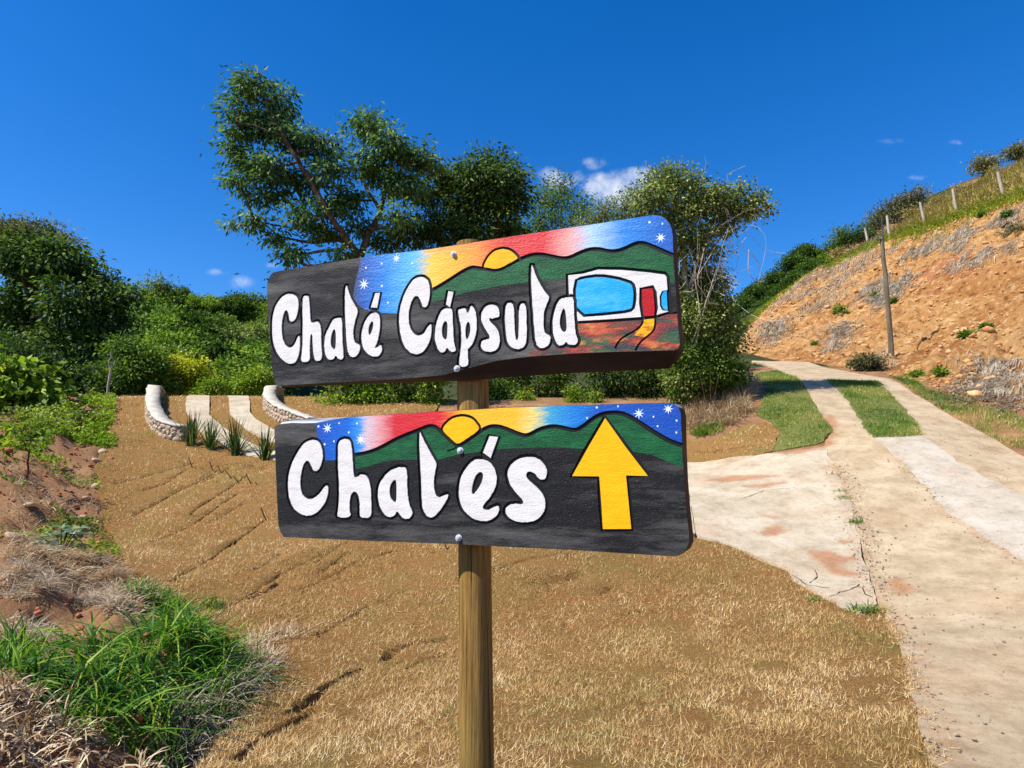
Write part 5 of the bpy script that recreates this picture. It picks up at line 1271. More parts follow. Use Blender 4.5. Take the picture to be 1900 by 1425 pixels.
# slim trunks and darker trees standing behind the boards
tree('slender_tree', 'slender tree with a dark straight trunk behind the left half of the boards', 'tree', gfoot(636, 20.2), px_blobs([(640, 560, 40), (600, 590, 36), (680, 600, 38), (620, 640, 30), (560, 600, 34)], 20.2), 5000, .13, .06, M_lf_dark, M_bark, .055, clump=.24, per=12)
tree('slender_tree', 'slender tree with a thin green trunk just left of the post', 'tree', gfoot(770, 20.3), px_blobs([(770, 570, 40), (740, 610, 34), (805, 620, 36), (780, 650, 26)], 20.3), 4500, .13, .06, M_lf_mid, M_lf_grey, .025, clump=.24, per=12)
tree('shade_tree', 'dense dark tree hidden behind the middle of the upper board', 'tree', gfoot(950, 27), px_blobs([(900, 540, 60), (980, 560, 60), (1050, 540, 56), (1120, 560, 56), (1000, 620, 60), (1100, 640, 56), (900, 630, 56), (1180, 600, 50), (1040, 480, 40), (1120, 480, 36)], 27), 9000, .2, .1, M_lf_dark, M_bark, .2, clump=.4, per=14)
tree('shade_tree', 'dense dark tree hidden behind the left end of the upper board', 'tree', gfoot(600, 29), px_blobs([(560, 560, 56), (620, 540, 50), (700, 560, 56), (780, 550, 56), (600, 640, 56), (700, 640, 56), (800, 640, 50), (530, 650, 40)], 29), 9000, .2, .1, M_lf_dark, M_bark, .2, clump=.4, per=14)

# --- the wood at the left
d7 = 31.0
tree('broad_dark_tree', 'largest dark green broad tree at the left edge of the lawn', 'tree', gfoot(150, d7), px_blobs([(30, 470, 40), (75, 462, 40), (45, 492, 40), (100, 482, 46), (150, 500, 44), (188, 530, 40), (222, 548, 26), (62, 545, 54), (130, 558, 60), (180, 592, 46), (42, 612, 54), (110, 640, 54), (168, 652, 42), (222, 596, 22), (20, 560, 40), (240, 545, 14), (140, 690, 36), (60, 680, 44)], d7), 20000, .25, .12, M_lf_dark, M_bark, .32, clump=.34, per=14, droop=.45, shell=.5, twigs=120, twig_r=.03, tv=.14)
tree('hazy_tall_tree', 'tall thin crowned tree behind the broad dark tree at the left', 'tree', gfoot(40, 42), px_blobs([(20, 432, 30), (58, 426, 24), (92, 434, 22), (0, 450, 34), (60, 450, 30), (112, 448, 18), (-20, 430, 30), (128, 455, 12)], 42), 7000, .26, .10, M_lf_grey, M_barkgrey, .25, clump=.5, per=12, shell=.4, twigs=110, twig_r=.03)
for lb_, x, spec, mat, n in (('dark understorey bush below the broad dark tree, at the photo edge', 30, [(0, 650, 44), (45, 665, 44), (85, 690, 36), (20, 700, 40)], M_lf_dark, 6000),
        ('shadowed bush between the broad dark tree and the pale dead stem', 165, [(120, 700, 32), (165, 705, 34), (205, 700, 30), (150, 725, 24), (190, 728, 20)], M_lf_dark, 6000),
        ('dull green bush right of the pale dead stem', 250, [(235, 690, 32), (275, 670, 36), (260, 715, 26), (300, 715, 22), (230, 650, 30)], M_lf_mid, 6500)):
    bush(lb_, x, 26.5, spec, n, .16, .08, mat, .3)
bush('bright yellow green bush behind the left stone wall', 330, 27.5, [(292, 690, 20), (325, 680, 24), (358, 684, 20), (305, 712, 22), (345, 708, 22), (375, 700, 12), (322, 728, 16)], 6500, .15, .075, M_lf_yellow, .26, tv=.05)
bush('low green bush behind the drive tracks at the lawn crest', 420, 27, [(400, 715, 18), (430, 720, 16), (460, 712, 22), (480, 700, 24), (380, 728, 14), (445, 735, 10)], 5000, .13, .065, M_lf_bright, .22)
bush('broad leaved bright bush at the left photo edge above the weeds', 55, 17.5, [(15, 690, 30), (52, 702, 30), (15, 730, 34), (62, 738, 30), (98, 742, 20), (40, 760, 24)], 3200, .26, .14, M_lf_bright, .26, name='broad_leaved_bush', droop=.6)
# pale dead stem
root = empty('dead_tree', gfoot(200, 24.5), 'pale crooked dead stem standing before the dark wood', 'tree')
mb = MB(); f = gfoot(200, 24.5)
tube(mb, np.array([f - [0, 0, .1], P(201, 715, 24.5), P(205, 692, 24.5), P(206, 682, 24.5)]), [.06, .05, .045, .04], 7)
tube(mb, np.array([P(206, 684, 24.5), P(202, 676, 24.5), P(203, 668, 24.4), P(207, 662, 24.4), P(205, 652, 24.4)]), [.04, .035, .03, .028, .015], 6)
tube(mb, np.array([P(206, 684, 24.5), P(212, 676, 24.5), P(214, 668, 24.5)]), [.03, .022, .012], 6)
mb.build('trunk', M_barkpale, root, smooth=True)

# --- far wooded hill: individual crowns copied from four patterns
def pattern(name, leaf, n, L, W, seed, flat):
    b = []
    for k in range(11):
        a = rng.uniform(0, 2 * np.pi); r = 1.75 * math.sqrt(rng.random()); b.append((np.array([r * np.cos(a), r * np.sin(a), 4.15 - .38 * r * r + rng.uniform(-.35, .35)]), rng.uniform(.55, .95)))
    b.append((np.array([0, 0, 3.1]), 1.3))
    return tree(name, 'x', 'tree', (0, 0, 0), b, n, L, W, leaf, M_bark, .14, clump=.22, per=12, droop=.25, shell=.8, twigs=12, twig_r=.03, flat=flat)
pats = [pattern('hillside_tree', M_far2, 6000, .24, .14, 1, .8), pattern('hillside_tree', M_far1, 6000, .24, .14, 2, .8), pattern('hillside_tree', M_lf_olive, 4200, .24, .13, 3, .75), pattern('hillside_tree', M_far3, 6000, .24, .14, 4, .85)]
PLAB = ['bright green far tree', 'mid green far tree', 'olive green far tree', 'dark green far tree']
used = [0] * 4
def place(pat, foot, s, label, group, sxy=1.0):
    o = pats[pat] if used[pat] == 0 else copy_tree(pats[pat]); used[pat] += 1
    o.location = [float(q) for q in foot]; o.rotation_euler = (0, 0, rng.uniform(0, 6.28)); o.scale = (s * sxy, s * sxy, s)
    tag(o, label, 'tree', group); return o
hl = [(470, 560, 96), (500, 568, 98), (440, 556, 96), (515, 575, 92), (480, 600, 80), (505, 630, 70), (235, 560, 80), (210, 580, 74), (255, 545, 90), (265, 560, 84), (300, 545, 92), (340, 545, 98), (385, 555, 96), (420, 565, 100), (455, 575, 104), (490, 580, 108), (240, 590, 70), (285, 590, 74), (330, 585, 78), (375, 590, 80), (415, 600, 84), (455, 605, 88), (495, 610, 92), (230, 630, 56), (270, 630, 58), (315, 625, 62), (355, 630, 64), (395, 635, 66), (435, 640, 70), (475, 645, 74), (510, 640, 78),
      (290, 665, 48), (395, 670, 50), (430, 680, 52), (470, 680, 56), (505, 690, 56), (360, 665, 50), (250, 665, 46), (415, 705, 42), (490, 715, 44), (520, 600, 96), (545, 590, 104), (600, 600, 110), (460, 710, 40), (15, 600, 60), (-20, 560, 70), (70, 600, 66), (530, 660, 60)]
_k = -1
for (x, y, d) in hl:
    top = P(x, y - 14, d); g = float(base_z(top[:1], top[1:2])[0]); hgt = top[2] - g
    s = np.clip(hgt / 4.9, .8, 2.6) if hgt > 2 else 1.0
    _k += 1; pt = (1, 0, 3, 1, 2, 0, 1, 3, 0, 1, 1, 3, 0, 1, 0, 3, 1, 0, 1, 3)[_k % 20]
    row = 'on the skyline' if y < 575 else 'on the upper slope' if y < 615 else 'halfway down the slope' if y < 655 else 'at the foot of the slope'
    col = 'beside the broad dark tree' if x < 300 else 'in the middle of the wood' if x < 420 else 'close to the upper board'
    s = float(np.clip(s, .8, 1.9)); place(pt, (top[0], top[1], top[2] - 4.9 * s), s, PLAB[pt] + ' %s, %s' % (row, col), 'trees of the far wooded hill', rng.uniform(.85, 1.15))
tree('feathery_far_tree', 'pale open crowned tree sticking up over the far wood', 'tree', P(290, 600, 90), px_blobs([(275, 530, 12), (295, 524, 13), (312, 530, 11), (285, 545, 12), (305, 548, 12)], 90), 1500, .4, .14, M_lf_olive, M_barkgrey, .2, clump=.7, per=10, twigs=60, twig_r=.05)

# --- trees on the right-hand hill
PLR = ['bright green tree in the wood behind the road bend', 'mid green tree in the wood behind the road bend', 'yellow green tree in the wood behind the road bend', 'dark green tree in the wood behind the road bend']
for (x, y, d, pt) in [(1492, 452, 66, 3), (1470, 470, 64, 3), (1440, 500, 64, 3), (1410, 520, 64, 3), (1378, 545, 62, 3), (1355, 560, 62, 1), (1460, 520, 60, 3), (1425, 550, 58, 3), (1390, 575, 56, 3), (1360, 590, 56, 1), (1500, 480, 62, 3), (1480, 500, 60, 3), (1345, 620, 52, 1), (1380, 600, 52, 3), (1320, 600, 58, 1), (1300, 570, 66, 3), (1350, 640, 48, 1), (1515, 470, 64, 0)]:
    top = P(x, y, d); g = float(base_z(top[:1], top[1:2])[0]); s = float(np.clip((top[2] - g) / 4.9, .7, 1.7))
    place(pt, (top[0], top[1], top[2] - 4.9 * s), s, PLR[pt] + (', high by the fence' if y < 500 else ', halfway down' if y < 570 else ', low near the vine covered tree'), 'trees of the wood behind the road bend', 1.1)
tree('windswept_tree', 'dark windswept tree with flat crown on the ridge by the fence', 'tree', P(1672, 425, 53), px_blobs([(1640, 395, 17), (1662, 380, 17), (1685, 368, 16), (1702, 360, 13), (1655, 398, 18), (1680, 384, 16), (1628, 408, 14), (1700, 372, 11), (1712, 358, 8)], 53), 5200, .2, .08, M_lf_grey, M_barkgrey, .16, clump=.38, per=12, twigs=110, twig_r=.03, flat=.7, tv=-.12)
for lb_, x, d, spec, mat in (('round dark green tree on the ridge left of the windswept tree', 1608, 57, [(1600, 430, 15), (1616, 420, 13), (1590, 440, 12), (1622, 436, 13), (1608, 445, 13)], M_lf_dark), ('small green tree on the ridge farther left by the fence', 1565, 58, [(1562, 432, 13), (1575, 440, 12), (1552, 446, 12), (1540, 460, 12), (1568, 452, 12)], M_lf_mid),
        ('grey green little tree high on the dry hillside', 1822, 56, [(1815, 303, 10), (1826, 300, 11), (1838, 304, 9), (1820, 313, 10), (1833, 312, 8)], M_lf_grey), ('small bush at the very top of the dry hillside', 1888, 50, [(1880, 283, 8), (1892, 279, 9), (1904, 283, 9)], M_lf_grey)):
    q = P(x, spec[0][1] + 34, d); tree('ridge_tree', lb_, 'tree', (q[0], q[1], float(base_z(q[:1], q[1:2])[0])), px_blobs(spec, d), 2200, .2, .09, mat, M_barkgrey, .12, clump=.36, per=12, twigs=40, twig_r=.025)
for k, (x, y) in enumerate(((1740, 372), (1782, 352), (1690, 392), (1560, 470), (1848, 318))):
    lb_ = 'dry brown scrub bush on the hillside, %s' % ('below the little grey tree', 'highest between two fence posts', 'beside the windswept tree', 'lowest on the ridge', 'just left of the highest fence post')[k]
    q = P(x, y + 8, 47 + (k == 3) * 8); b = [(P(x + rng.normal(0, 6), y + rng.normal(0, 3), 47 + (k == 3) * 8), .28 + .1 * rng.random()) for _ in range(4)]
    tree('scrub_bush', lb_, 'bush', (q[0], q[1], float(base_z(q[:1], q[1:2])[0])), b, 700, .16, .05, M_hillgrass, M_barkgrey, .05, clump=.25, per=10, twigs=20, twig_r=.015)

# ------------------------------------------------------------------ low stone walls beside the drive
def rock_mesh(name, seed, sub=1, squash=(1, 1, .75)):
    import bmesh
    r2 = np.random.default_rng(seed)
    bm = bmesh.new(); bmesh.ops.create_icosphere(bm, subdivisions=sub, radius=1.0)
    ph = r2.normal(0, 1, (5, 3))
    for v in bm.verts:
        c = np.array(v.co); k = 1 + .16 * sum(np.sin(ph[i] @ c * 1.7 + i) for i in range(5)) / 1.6
        for nrm_ in ph[:4]:
            h = (c @ nrm_) / np.linalg.norm(nrm_)
            if h > .62: c = c - nrm_ / np.linalg.norm(nrm_) * (h - .62) * .8
        v.co = Vector(c * k * np.array(squash))
    me = bpy.data.meshes.new(name); bm.to_mesh(me); bm.free()
    return me
M_stone = mat_noise('wall_stone', [(.3, lin(150, 124, 98)), (.5, lin(188, 166, 140)), (.7, lin(210, 194, 172))], 3.5, 6, .9, .6, 20, .02)
M_mortar = mat_noise('wall_mortar', [(.3, lin(110, 94, 76)), (.7, lin(150, 132, 110))], 12, 5, .95, .5, 40, .02)
M_cap = mat_noise('wall_cap_concrete', [(.3, lin(168, 158, 140)), (.5, lin(186, 177, 160)), (.7, lin(198, 190, 176))], 5, 6, .9, .5, 30, .015)
STONES = [rock_mesh('stone', 40 + k, 1, (1, 1, 1)) for k in range(6)]
for s in STONES: s.materials.append(M_stone)
def stone_wall(label, px, h, w=.34, label_end=None):
    q = np.array([hit(x, y) if d is None else P(x, y, d) for x, y, d in px])[:, :2]
    q = chaikin(q, 2, False); seg = np.r_[0, np.cumsum(np.hypot(*np.diff(q, axis=0).T))]
    s = np.arange(0, seg[-1], .12); q = np.stack([np.interp(s, seg, q[:, 0]), np.interp(s, seg, q[:, 1])], 1)
    d = nrm(np.gradient(q, axis=0)); nn2 = np.stack([-d[:, 1], d[:, 0]], 1)
    z = base_z(q[:, 0], q[:, 1]); n = len(q)
    root = empty('stone_wall', (q[0][0], q[0][1], z[0]), label, 'wall')
    def sweep(prof, name, mat, wob=0.0):
        mbw = MB(); k = len(prof); V = []
        for i in range(n):
            for (a, b) in prof: V.append([*(q[i] + nn2[i] * (a + rng.normal(0, wob) * 1.6)), z[i] + b + rng.normal(0, wob)])
        i = np.arange(n - 1)[:, None] * k; j = np.arange(k)[None]; jj = (j + 1) % k
        mbw.add(V, np.stack([i + j, i + jj, i + k + jj, i + k + j], -1).reshape(-1, 4))
        for e, fl in ((0, 1), ((n - 1) * k, -1)):
            mbw.add(np.array(V)[e:e + k], [list(range(k))[::fl]])
        return mbw.build(name, mat, root)
    sweep([(-w / 2 + .035, -.25), (-w / 2 + .035, h - .03), (w / 2 - .035, h - .03), (w / 2 - .035, -.25)][::-1], 'core', M_mortar)
    sweep([(-w / 2 - .005, h - .03), (-w / 2 + .01, h + .015), (0, h + .025), (w / 2 - .01, h + .015), (w / 2 + .005, h - .03)][::-1], 'cap', M_cap, .012)
    base = np.array(root.location); cnt = 0
    rows = 3
    for side in (1, -1):
        for r in range(rows):
            t = rng.uniform(0, .1)
            while t < s[-1] and cnt < 290:
                wd = rng.uniform(.11, .21); x = np.interp(t + wd / 2, s, q[:, 0]); y = np.interp(t + wd / 2, s, q[:, 1]); i = min(n - 1, int((t + wd / 2) / .12))
                zz = z[i] + (r + .45) * (h - .03) / rows
                o = bpy.data.objects.new('stone', STONES[int(rng.integers(6))]); COL.objects.link(o); o.parent = root
                p = np.array([x, y, zz]); p[:2] += nn2[i] * side * (w / 2 - .035)
                o.location = [float(c) for c in (p - base)]; o.scale = (wd * .54, .055, (h / rows) * .54)
                o.rotation_euler = (rng.normal(0, .15), rng.normal(0, .25), math.atan2(d[i][1], d[i][0]))
                t += wd; cnt += 1
    for e in (0, n - 1):
        for r in range(rows):
            for k in range(2):
                o = bpy.data.objects.new('stone', STONES[int(rng.integers(6))]); COL.objects.link(o); o.parent = root
                p = np.array([*(q[e] + nn2[e] * (k - .5) * w * .42 - d[e] * (.02 if e == 0 else -.02)), z[e] + (r + .45) * (h - .03) / rows])
                o.location = [float(c) for c in (p - base)]; o.scale = (w * .23, .05, h / rows * .54); o.rotation_euler = (0, rng.normal(0, .2), math.atan2(d[e][1], d[e][0]) + R(90))
    return root
stone_wall('low curved stone wall with white cap left of the drive tracks', [(340, 819, None), (318, 815, None), (300, 806, None), (288, 791, None), (282, 775, None), (281, 761, None), (284, 749, 21.6), (296, 740, 23.2)], .36)
stone_wall('low curved stone wall with white cap half hidden by the lower board', [(580, 804, None), (550, 793, None), (522, 781, None), (504, 768, None), (498, 757, None), (501, 748, 21.8), (517, 740, 23.6)], .38)

# ------------------------------------------------------------------ sword-leaved plants along the drive
M_sword = mat_leaf('sword_leaf', LF(lin(26, 48, 16), lin(48, 78, 30), lin(80, 108, 48), lin(130, 140, 80)), .35, .25, .5)
SW = ['leftmost sword leaved plant, touching the end of the stone wall', 'second sword leaved plant from the stone wall', 'third sword leaved plant from the stone wall', 'sword leaved plant nearest the lower board']
for k, (x, y, hp) in enumerate(((354, 829, 56), (391, 836, 52), (437, 847, 60), (491, 856, 56))):
    f = hit(x, y); f[2] = float(lawn_z(f[:1], f[1:2])[0]); h = hp * np.linalg.norm(f - CAM) / FPX
    mb = MB(); n = 70; a = rng.uniform(0, 6.28, n); r = rng.uniform(0, .09, n)
    p = np.column_stack([f[0] + r * np.cos(a), f[1] + r * np.sin(a), np.full(n, f[2] - .02)])
    blades(mb, p, h * 1.0, .034, .86, None, segs=4, curl=.16)
    o = mb.build('sword_plant', M_sword, origin=f); tag(o, SW[k], 'plant', 'sword leaved plants along the drive')

# ------------------------------------------------------------------ stakes pinning the turf
M_stake = mat_noise('brown_stake', [(.3, lin(50, 32, 18)), (.7, lin(92, 62, 36))], 20, 4, .9, .3)
for (x0, y0, x1, y1) in ((350, 848, 358, 871), (362, 867, 364, 873), (375, 868, 379, 875), (389, 856, 398, 878), (404, 864, 413, 881), (417, 872, 433, 892), (432, 882, 445, 899), (456, 879, 467, 900), (474, 894, 478, 902), (484, 941, 496, 969), (402, 893, 405, 899), (825, 1006, 831, 1024)):
    f = hit(x1, y1); dd = (f - CAM) @ np.array([0, _cp, _sp]); t = P(x0, y0, dd + .05)
    mb = MB(); tube(mb, np.array([f - (t - f) * .2, f * .5 + t * .5 + rng.normal(0, .004, 3), t]), [.011, .011, .009], 6)
    tag(mb.build('turf_stake', M_stake, origin=f), 'thin brown stake stuck in the dry lawn to pin the turf', 'stake', 'stakes pinning the turf')

# ------------------------------------------------------------------ utility pole, cable and fence
M_pole = mat_noise('weathered_pole', [(.3, lin(74, 64, 50)), (.5, lin(104, 92, 74)), (.7, lin(132, 120, 98))], 5, 6, .9, .5, 16, .02, (2, 2, .2))
M_steel = mat_plain('dark_steel', (.08, .08, .085, 1), .5, .4, .6)
M_cable = mat_plain('pale_cable', lin(176, 176, 170), .6, .3)
M_fpost = mat_noise('grey_fence_post', [(.3, lin(150, 136, 116)), (.5, lin(186, 174, 154)), (.7, lin(206, 196, 178))], 6, 6, .9, .5, 20, .02, (2, 2, .3))
pb = P(1655, 678, 26.0); pb[2] = min(pb[2], float(base_z(pb[:1], pb[1:2])[0])); pt = P(1636, 440, 26.75)
pole = empty('utility_pole', pb, 'weathered wooden utility pole at the foot of the orange bank', 'pole')
mb = MB(); tube(mb, bez(pb - [0, 0, .4], pt, (.03, 0, 0), 12, .006), np.linspace(.105, .072, 12), 12); mb.build('shaft', M_pole, pole, smooth=True)
mb = MB(); tube(mb, np.array([pt - [0.02, .1, .5], pt + [0.0, -.1, .9]]), .018, 6); mb.build('mast', M_steel, pole)
mb = MB(); box(mb, pt + [-.10, -.04, -.12], (.22, .05, .06)); tube(mb, np.array([pt + [-.2, -.04, -.12], pt + [-.2, -.04, .04]]), [.035, .02], 8); mb.build('insulator_bracket', M_steel, pole)
fb = gfoot(1347, 50, 580); ft = P(1346, 532, 50)
fpole = empty('utility_pole', fb, 'distant thin pole carrying the cable beyond the road bend', 'pole')
mb = MB(); tube(mb, bez(fb - [0, 0, .3], ft, (0, 0, 0), 5), np.linspace(.11, .08, 5), 8); mb.build('shaft', M_pole, fpole)
mb = MB(); box(mb, ft - [0, 0, .25], (.5, .06, .08)); mb.build('crossarm', M_pole, fpole)
ca, cb = ft - [0, 0, .22], pt + [-.2, -.04, .04]
mb = MB(); tube(mb, bez(ca, cb, (0, 0, -2.9), 40), .013, 5); tag(mb.build('overhead_cable', M_cable, origin=ca), 'sagging pale cable strung from the utility pole to the distant thin pole', 'cable')

FP = [(1851, 319, 1861, 360), (1768, 351, 1775, 390), (1707, 375, 1716, 414), (1646, 400, 1651, 438), (1605, 423, 1610, 455), (1568, 433, 1575, 467), (1536, 456, 1540, 481), (1506, 478, 1507, 500), (1476, 506, 1477, 524), (1940, 270, 1952, 318)]
feet = [hit(a[2], a[3], 70) for a in FP]
fence = empty('wire_fence', feet[4], 'wire fence on pale wooden posts along the top of the cut bank', 'fence')
tops = []
for (x0, y0, x1, y1), f in zip(FP, feet):
    dd = (f - CAM) @ np.array([0, _cp, _sp]); t = P(x0, y0, dd + .02); tops.append(t)
    mb = MB(); rr = rng.uniform(.075, .1); tube(mb, np.array([f - (t - f) * .15, f * .6 + t * .4 + rng.normal(0, .02, 3), t]), [rr * 1.05, rr, rr * .85], 7); mb.build('post', M_fpost, fence)
order = [9, 0, 1, 2, 3, 4, 5, 6, 7, 8]
for lvl in (.9, .6, .3):
    mb = MB()
    for a, b in zip(order[:-1], order[1:]):
        pa_, pb_ = feet[a] + (tops[a] - feet[a]) * lvl, feet[b] + (tops[b] - feet[b]) * lvl
        tube(mb, bez(pa_, pb_, (0, 0, -.06), 5), .009, 4, cap=False)
    mb.build('wire', M_steel, fence)

# ------------------------------------------------------------------ dry clumps by the lawn and tufts on the bank
def clump(name, label, cat, poly_px, n, L, W, up, mat, segs=3, curl=.7, zf=ground_z, group=None, drift=(0, 0), vlo=0, vhi=1, dz=-.02, center=None):
    q = scatter(XY(hits(poly_px)), n); f = q.mean(0); z = zf(q[:, 0], q[:, 1]) + dz
    mb = MB(); blades(mb, np.column_stack([q, z]), L, W, up, rng.uniform(vlo, vhi, len(q)), drift, segs, curl)
    return tag(mb.build(name, mat, origin=(f[0], f[1], float(z.mean()))), label, cat, group)
clump('dry_grass_clump', 'big bleached dry grass bush between the vine covered tree and the lawn', 'grass', [(1268, 770), (1290, 745), (1340, 728), (1385, 735), (1395, 765), (1360, 790), (1310, 800), (1275, 798)], 4200, .42, .012, .62, M_straw, 3, .8)
clump('dry_grass_clump', 'darker brown dry grass clump behind the bleached bush', 'grass', [(1330, 722), (1380, 705), (1410, 712), (1400, 740), (1350, 745)], 1600, .4, .014, .6, M_greyhay, 3, .8)
clump('green_grass_clump', 'green tuft at the lower left foot of the bleached dry bush', 'grass', [(1280, 806), (1310, 792), (1340, 786), (1335, 800), (1300, 812)], 700, .22, .014, .6, M_green, 3, .6)
for k, (x0, y0, x1, y1) in enumerate(((1312, 742, 1290, 668), (1318, 742, 1318, 672), (1322, 744, 1336, 690), (1300, 745, 1262, 715), (1306, 748, 1275, 728))):
    f = P(x0, y0, 18.3); t = P(x1, y1, 18.0); f[2] = float(base_z(f[:1], f[1:2])[0])
    mb = MB(); tube(mb, bez(f, t, (0, 0, .12), 8), np.linspace(.012, .003, 8), 5)
    lv = ['leaning far left', 'upright beside the first', 'leaning right', 'bowed low to the left', 'lowest, bowed left'][k]
    tag(mb.build('dry_reed', M_straw, origin=f), 'tall dry reed stalk rising from the bleached bush, ' + lv, 'reed', 'dry reeds by the vine covered tree')
bush('dark brushwood heap at the foot of the bank left of the utility pole', 1606, 25.2, [(1595, 672, 13), (1612, 668, 14), (1625, 675, 12), (1602, 680, 10)], 2200, .12, .05, M_lf_grey, .16, name='brushwood', tv=-.2)
BT = [(1558, 578, 10, 'halfway up the bank left of the utility pole'), (1626, 548, 9, 'high on the bank just left of the utility pole'), (1795, 628, 11, 'low on the bank, left one of a pair'), (1830, 618, 9, 'low on the bank, right one of a pair'), (1570, 590, 7, 'below another halfway up the bank'), (1660, 562, 8, 'just right of the utility pole'), (1510, 640, 6, 'lowest at the left of the bank'), (1822, 405, 9, 'near the top of the bank under the fence'), (1870, 412, 8, 'near the top of the bank at the right'), (1700, 700, 12, 'at the foot of the bank right of the utility pole'), (1745, 700, 11, 'at the foot of the bank farther right')]
for x, y, r, w in BT:
    f = hit(x, y); f[2] = float(bank_z(f[:1], f[1:2])[0]); rr = r * np.linalg.norm(f - CAM) / FPX
    mb = MB(); crown(mb, [(f + [0, 0, rr * .3], rr * .12)], 320, rr * .7, rr * .22, rr * .36, 80, .2, .0)
    tag(mb.build('bank_weed', M_lf_mid, origin=f), 'small green weed growing ' + w, 'weed', 'weeds on the bank')
bush('brownish green bush hanging on the bank at the right photo edge', 1890, 31.5, [(1880, 432, 14), (1898, 425, 16), (1890, 448, 12), (1912, 440, 16)], 1800, .14, .05, M_lf_grey, .2)
# loose chunks on the face of the bank
def chunks():
    mb = MB(); shapes = [rock_mesh('t', 300 + k, 1) for k in range(4)]; data = []
    for s in shapes:
        V = np.array([v.co[:] for v in s.vertices]); F = np.array([p.vertices[:] for p in s.polygons]); data.append((V, F)); bpy.data.meshes.remove(s)
    q = scatter(bank_poly, 2800); q = q[in_view(q)]; z = bank_z(q[:, 0], q[:, 1])
    for i in range(len(q)):
        V, F = data[i % 4]; s = rng.gamma(1.6, .024) + .02; a = rng.uniform(0, 6.28); c_, s_ = math.cos(a), math.sin(a)
        W = V * s * np.array([1.1, 1, 1.1]); W = np.column_stack([W[:, 0] * c_ - W[:, 1] * s_, W[:, 0] * s_ + W[:, 1] * c_, W[:, 2]])
        mb.add(W + [q[i, 0], q[i, 1], z[i] + s * .1], F)
    tag(mb.build('earth_clods', mat_noise('bank_clod', [(.3, lin(150, 100, 56)), (.5, lin(194, 146, 92)), (.7, lin(222, 184, 132))], 2.2, 6, .95, .6, 14, .05)), 'clods and stones sticking out of the orange bank', 'clods', kind='stuff')
chunks()

# ------------------------------------------------------------------ gravel and weeds on the concrete
M_gravel = mat_noise('grey_gravel', [(.3, lin(120, 106, 86)), (.5, lin(152, 136, 112)), (.7, lin(178, 162, 138))], 30, 3, .9, 0)
GR_M = [rock_mesh('t', 500 + k, 1) for k in range(3)]
GR_D = [(np.array([v.co[:] for v in s.vertices]), np.array([p.vertices[:] for p in s.polygons])) for s in GR_M]
def gravel():
    mb = MB(); L = ap_join; pts = []
    for a, b in zip(L[:-1], L[1:]):
        n = int(np.hypot(*(b - a)) * 260); t = rng.random((n, 1)); pts.append(a * (1 - t) + b * t + rng.normal(.06, .17, (n, 2)))
    q2 = scatter(road, 6000); q2 = q2[in_view(q2)]; q2 = q2[q2[:, 1] < 16]; pts.append(q2[fbm(q2[:, 0], q2[:, 1], 3) > .0])
    for a, b in zip(infill[10:-1], infill[11:]):
        n = int(np.hypot(*(b - a)) * 70); t = rng.random((n, 1)); pts.append(a * (1 - t) + b * t + rng.normal(0, .12, (n, 2)))
    e = road_left[-9:-3]
    for a, b in zip(e[:-1], e[1:]):
        n = int(np.hypot(*(b - a)) * 60); t = rng.random((n, 1)); pts.append(a * (1 - t) + b * t + np.abs(rng.normal(.05, .12, (n, 1))) * np.array([1, 0]))
    q = np.vstack(pts); z = base_z(q[:, 0], q[:, 1]) + .052
    for i in range(len(q)):
        V, F = GR_D[i % 3]; s = min(.024, rng.gamma(1.1, .0042) + .0025)
        mb.add(V * s * rng.uniform(.7, 1.2, 3) + [q[i, 0], q[i, 1], z[i] + s * .2], F)
    tag(mb.build('gravel', M_gravel, smooth=True), 'loose grey gravel scattered along the joints of the concrete', 'gravel', kind='stuff')
gravel()
for me in GR_M: me.materials.append(M_gravel)
for k, (x, y) in enumerate([(1782, 1408), (1810, 1390), (1770, 1352), (1830, 1358), (1745, 1300), (1742, 1312), (1860, 1375), (1830, 1300), (1732, 1302), (1750, 1330), (1776, 1380), (1690, 1155), (1720, 1120), (1725, 1205)]):
    f = hit(x, y); o = bpy.data.objects.new('pebble', GR_M[k % 3]); COL.objects.link(o); s = rng.uniform(.012, .02)
    o.location = (f[0], f[1], f[2] + .05 + s * .4); o.scale = (s * 1.2, s, s * .8); o.rotation_euler = (0, 0, rng.uniform(0, 6))
    tag(o, 'grey pebble lying on the beige road in the lower right', 'pebble', 'pebbles on the near road')
for k, (x, y, n, L) in enumerate([(1559, 917, 40, .10), (1568, 930, 50, .11), (1588, 975, 70, .12), (1607, 1142, 120, .14), (1512, 1120, 40, .09), (1545, 884, 30, .08)]):
    f = hit(x, y); r = .045 + .02 * (k == 3) - .02 * (k == 4); p = np.column_stack([f[0] + rng.normal(0, r * 1.6, n), f[1] + rng.normal(0, r * .8, n), np.full(n, f[2] + .04)])
    mb = MB(); blades(mb, p, L, .012, .45, None, segs=2, curl=.6)
    w = ['second from the top of the joint', 'third from the top of the joint', 'halfway down the joint', 'at the bottom tip of the apron', 'on the lower edge of the apron', 'highest on the joint'][k]
    tag(mb.build('joint_weed', M_green, origin=f), 'green weed in the joint of the pale apron, ' + w, 'weed', 'weeds in the concrete joint')

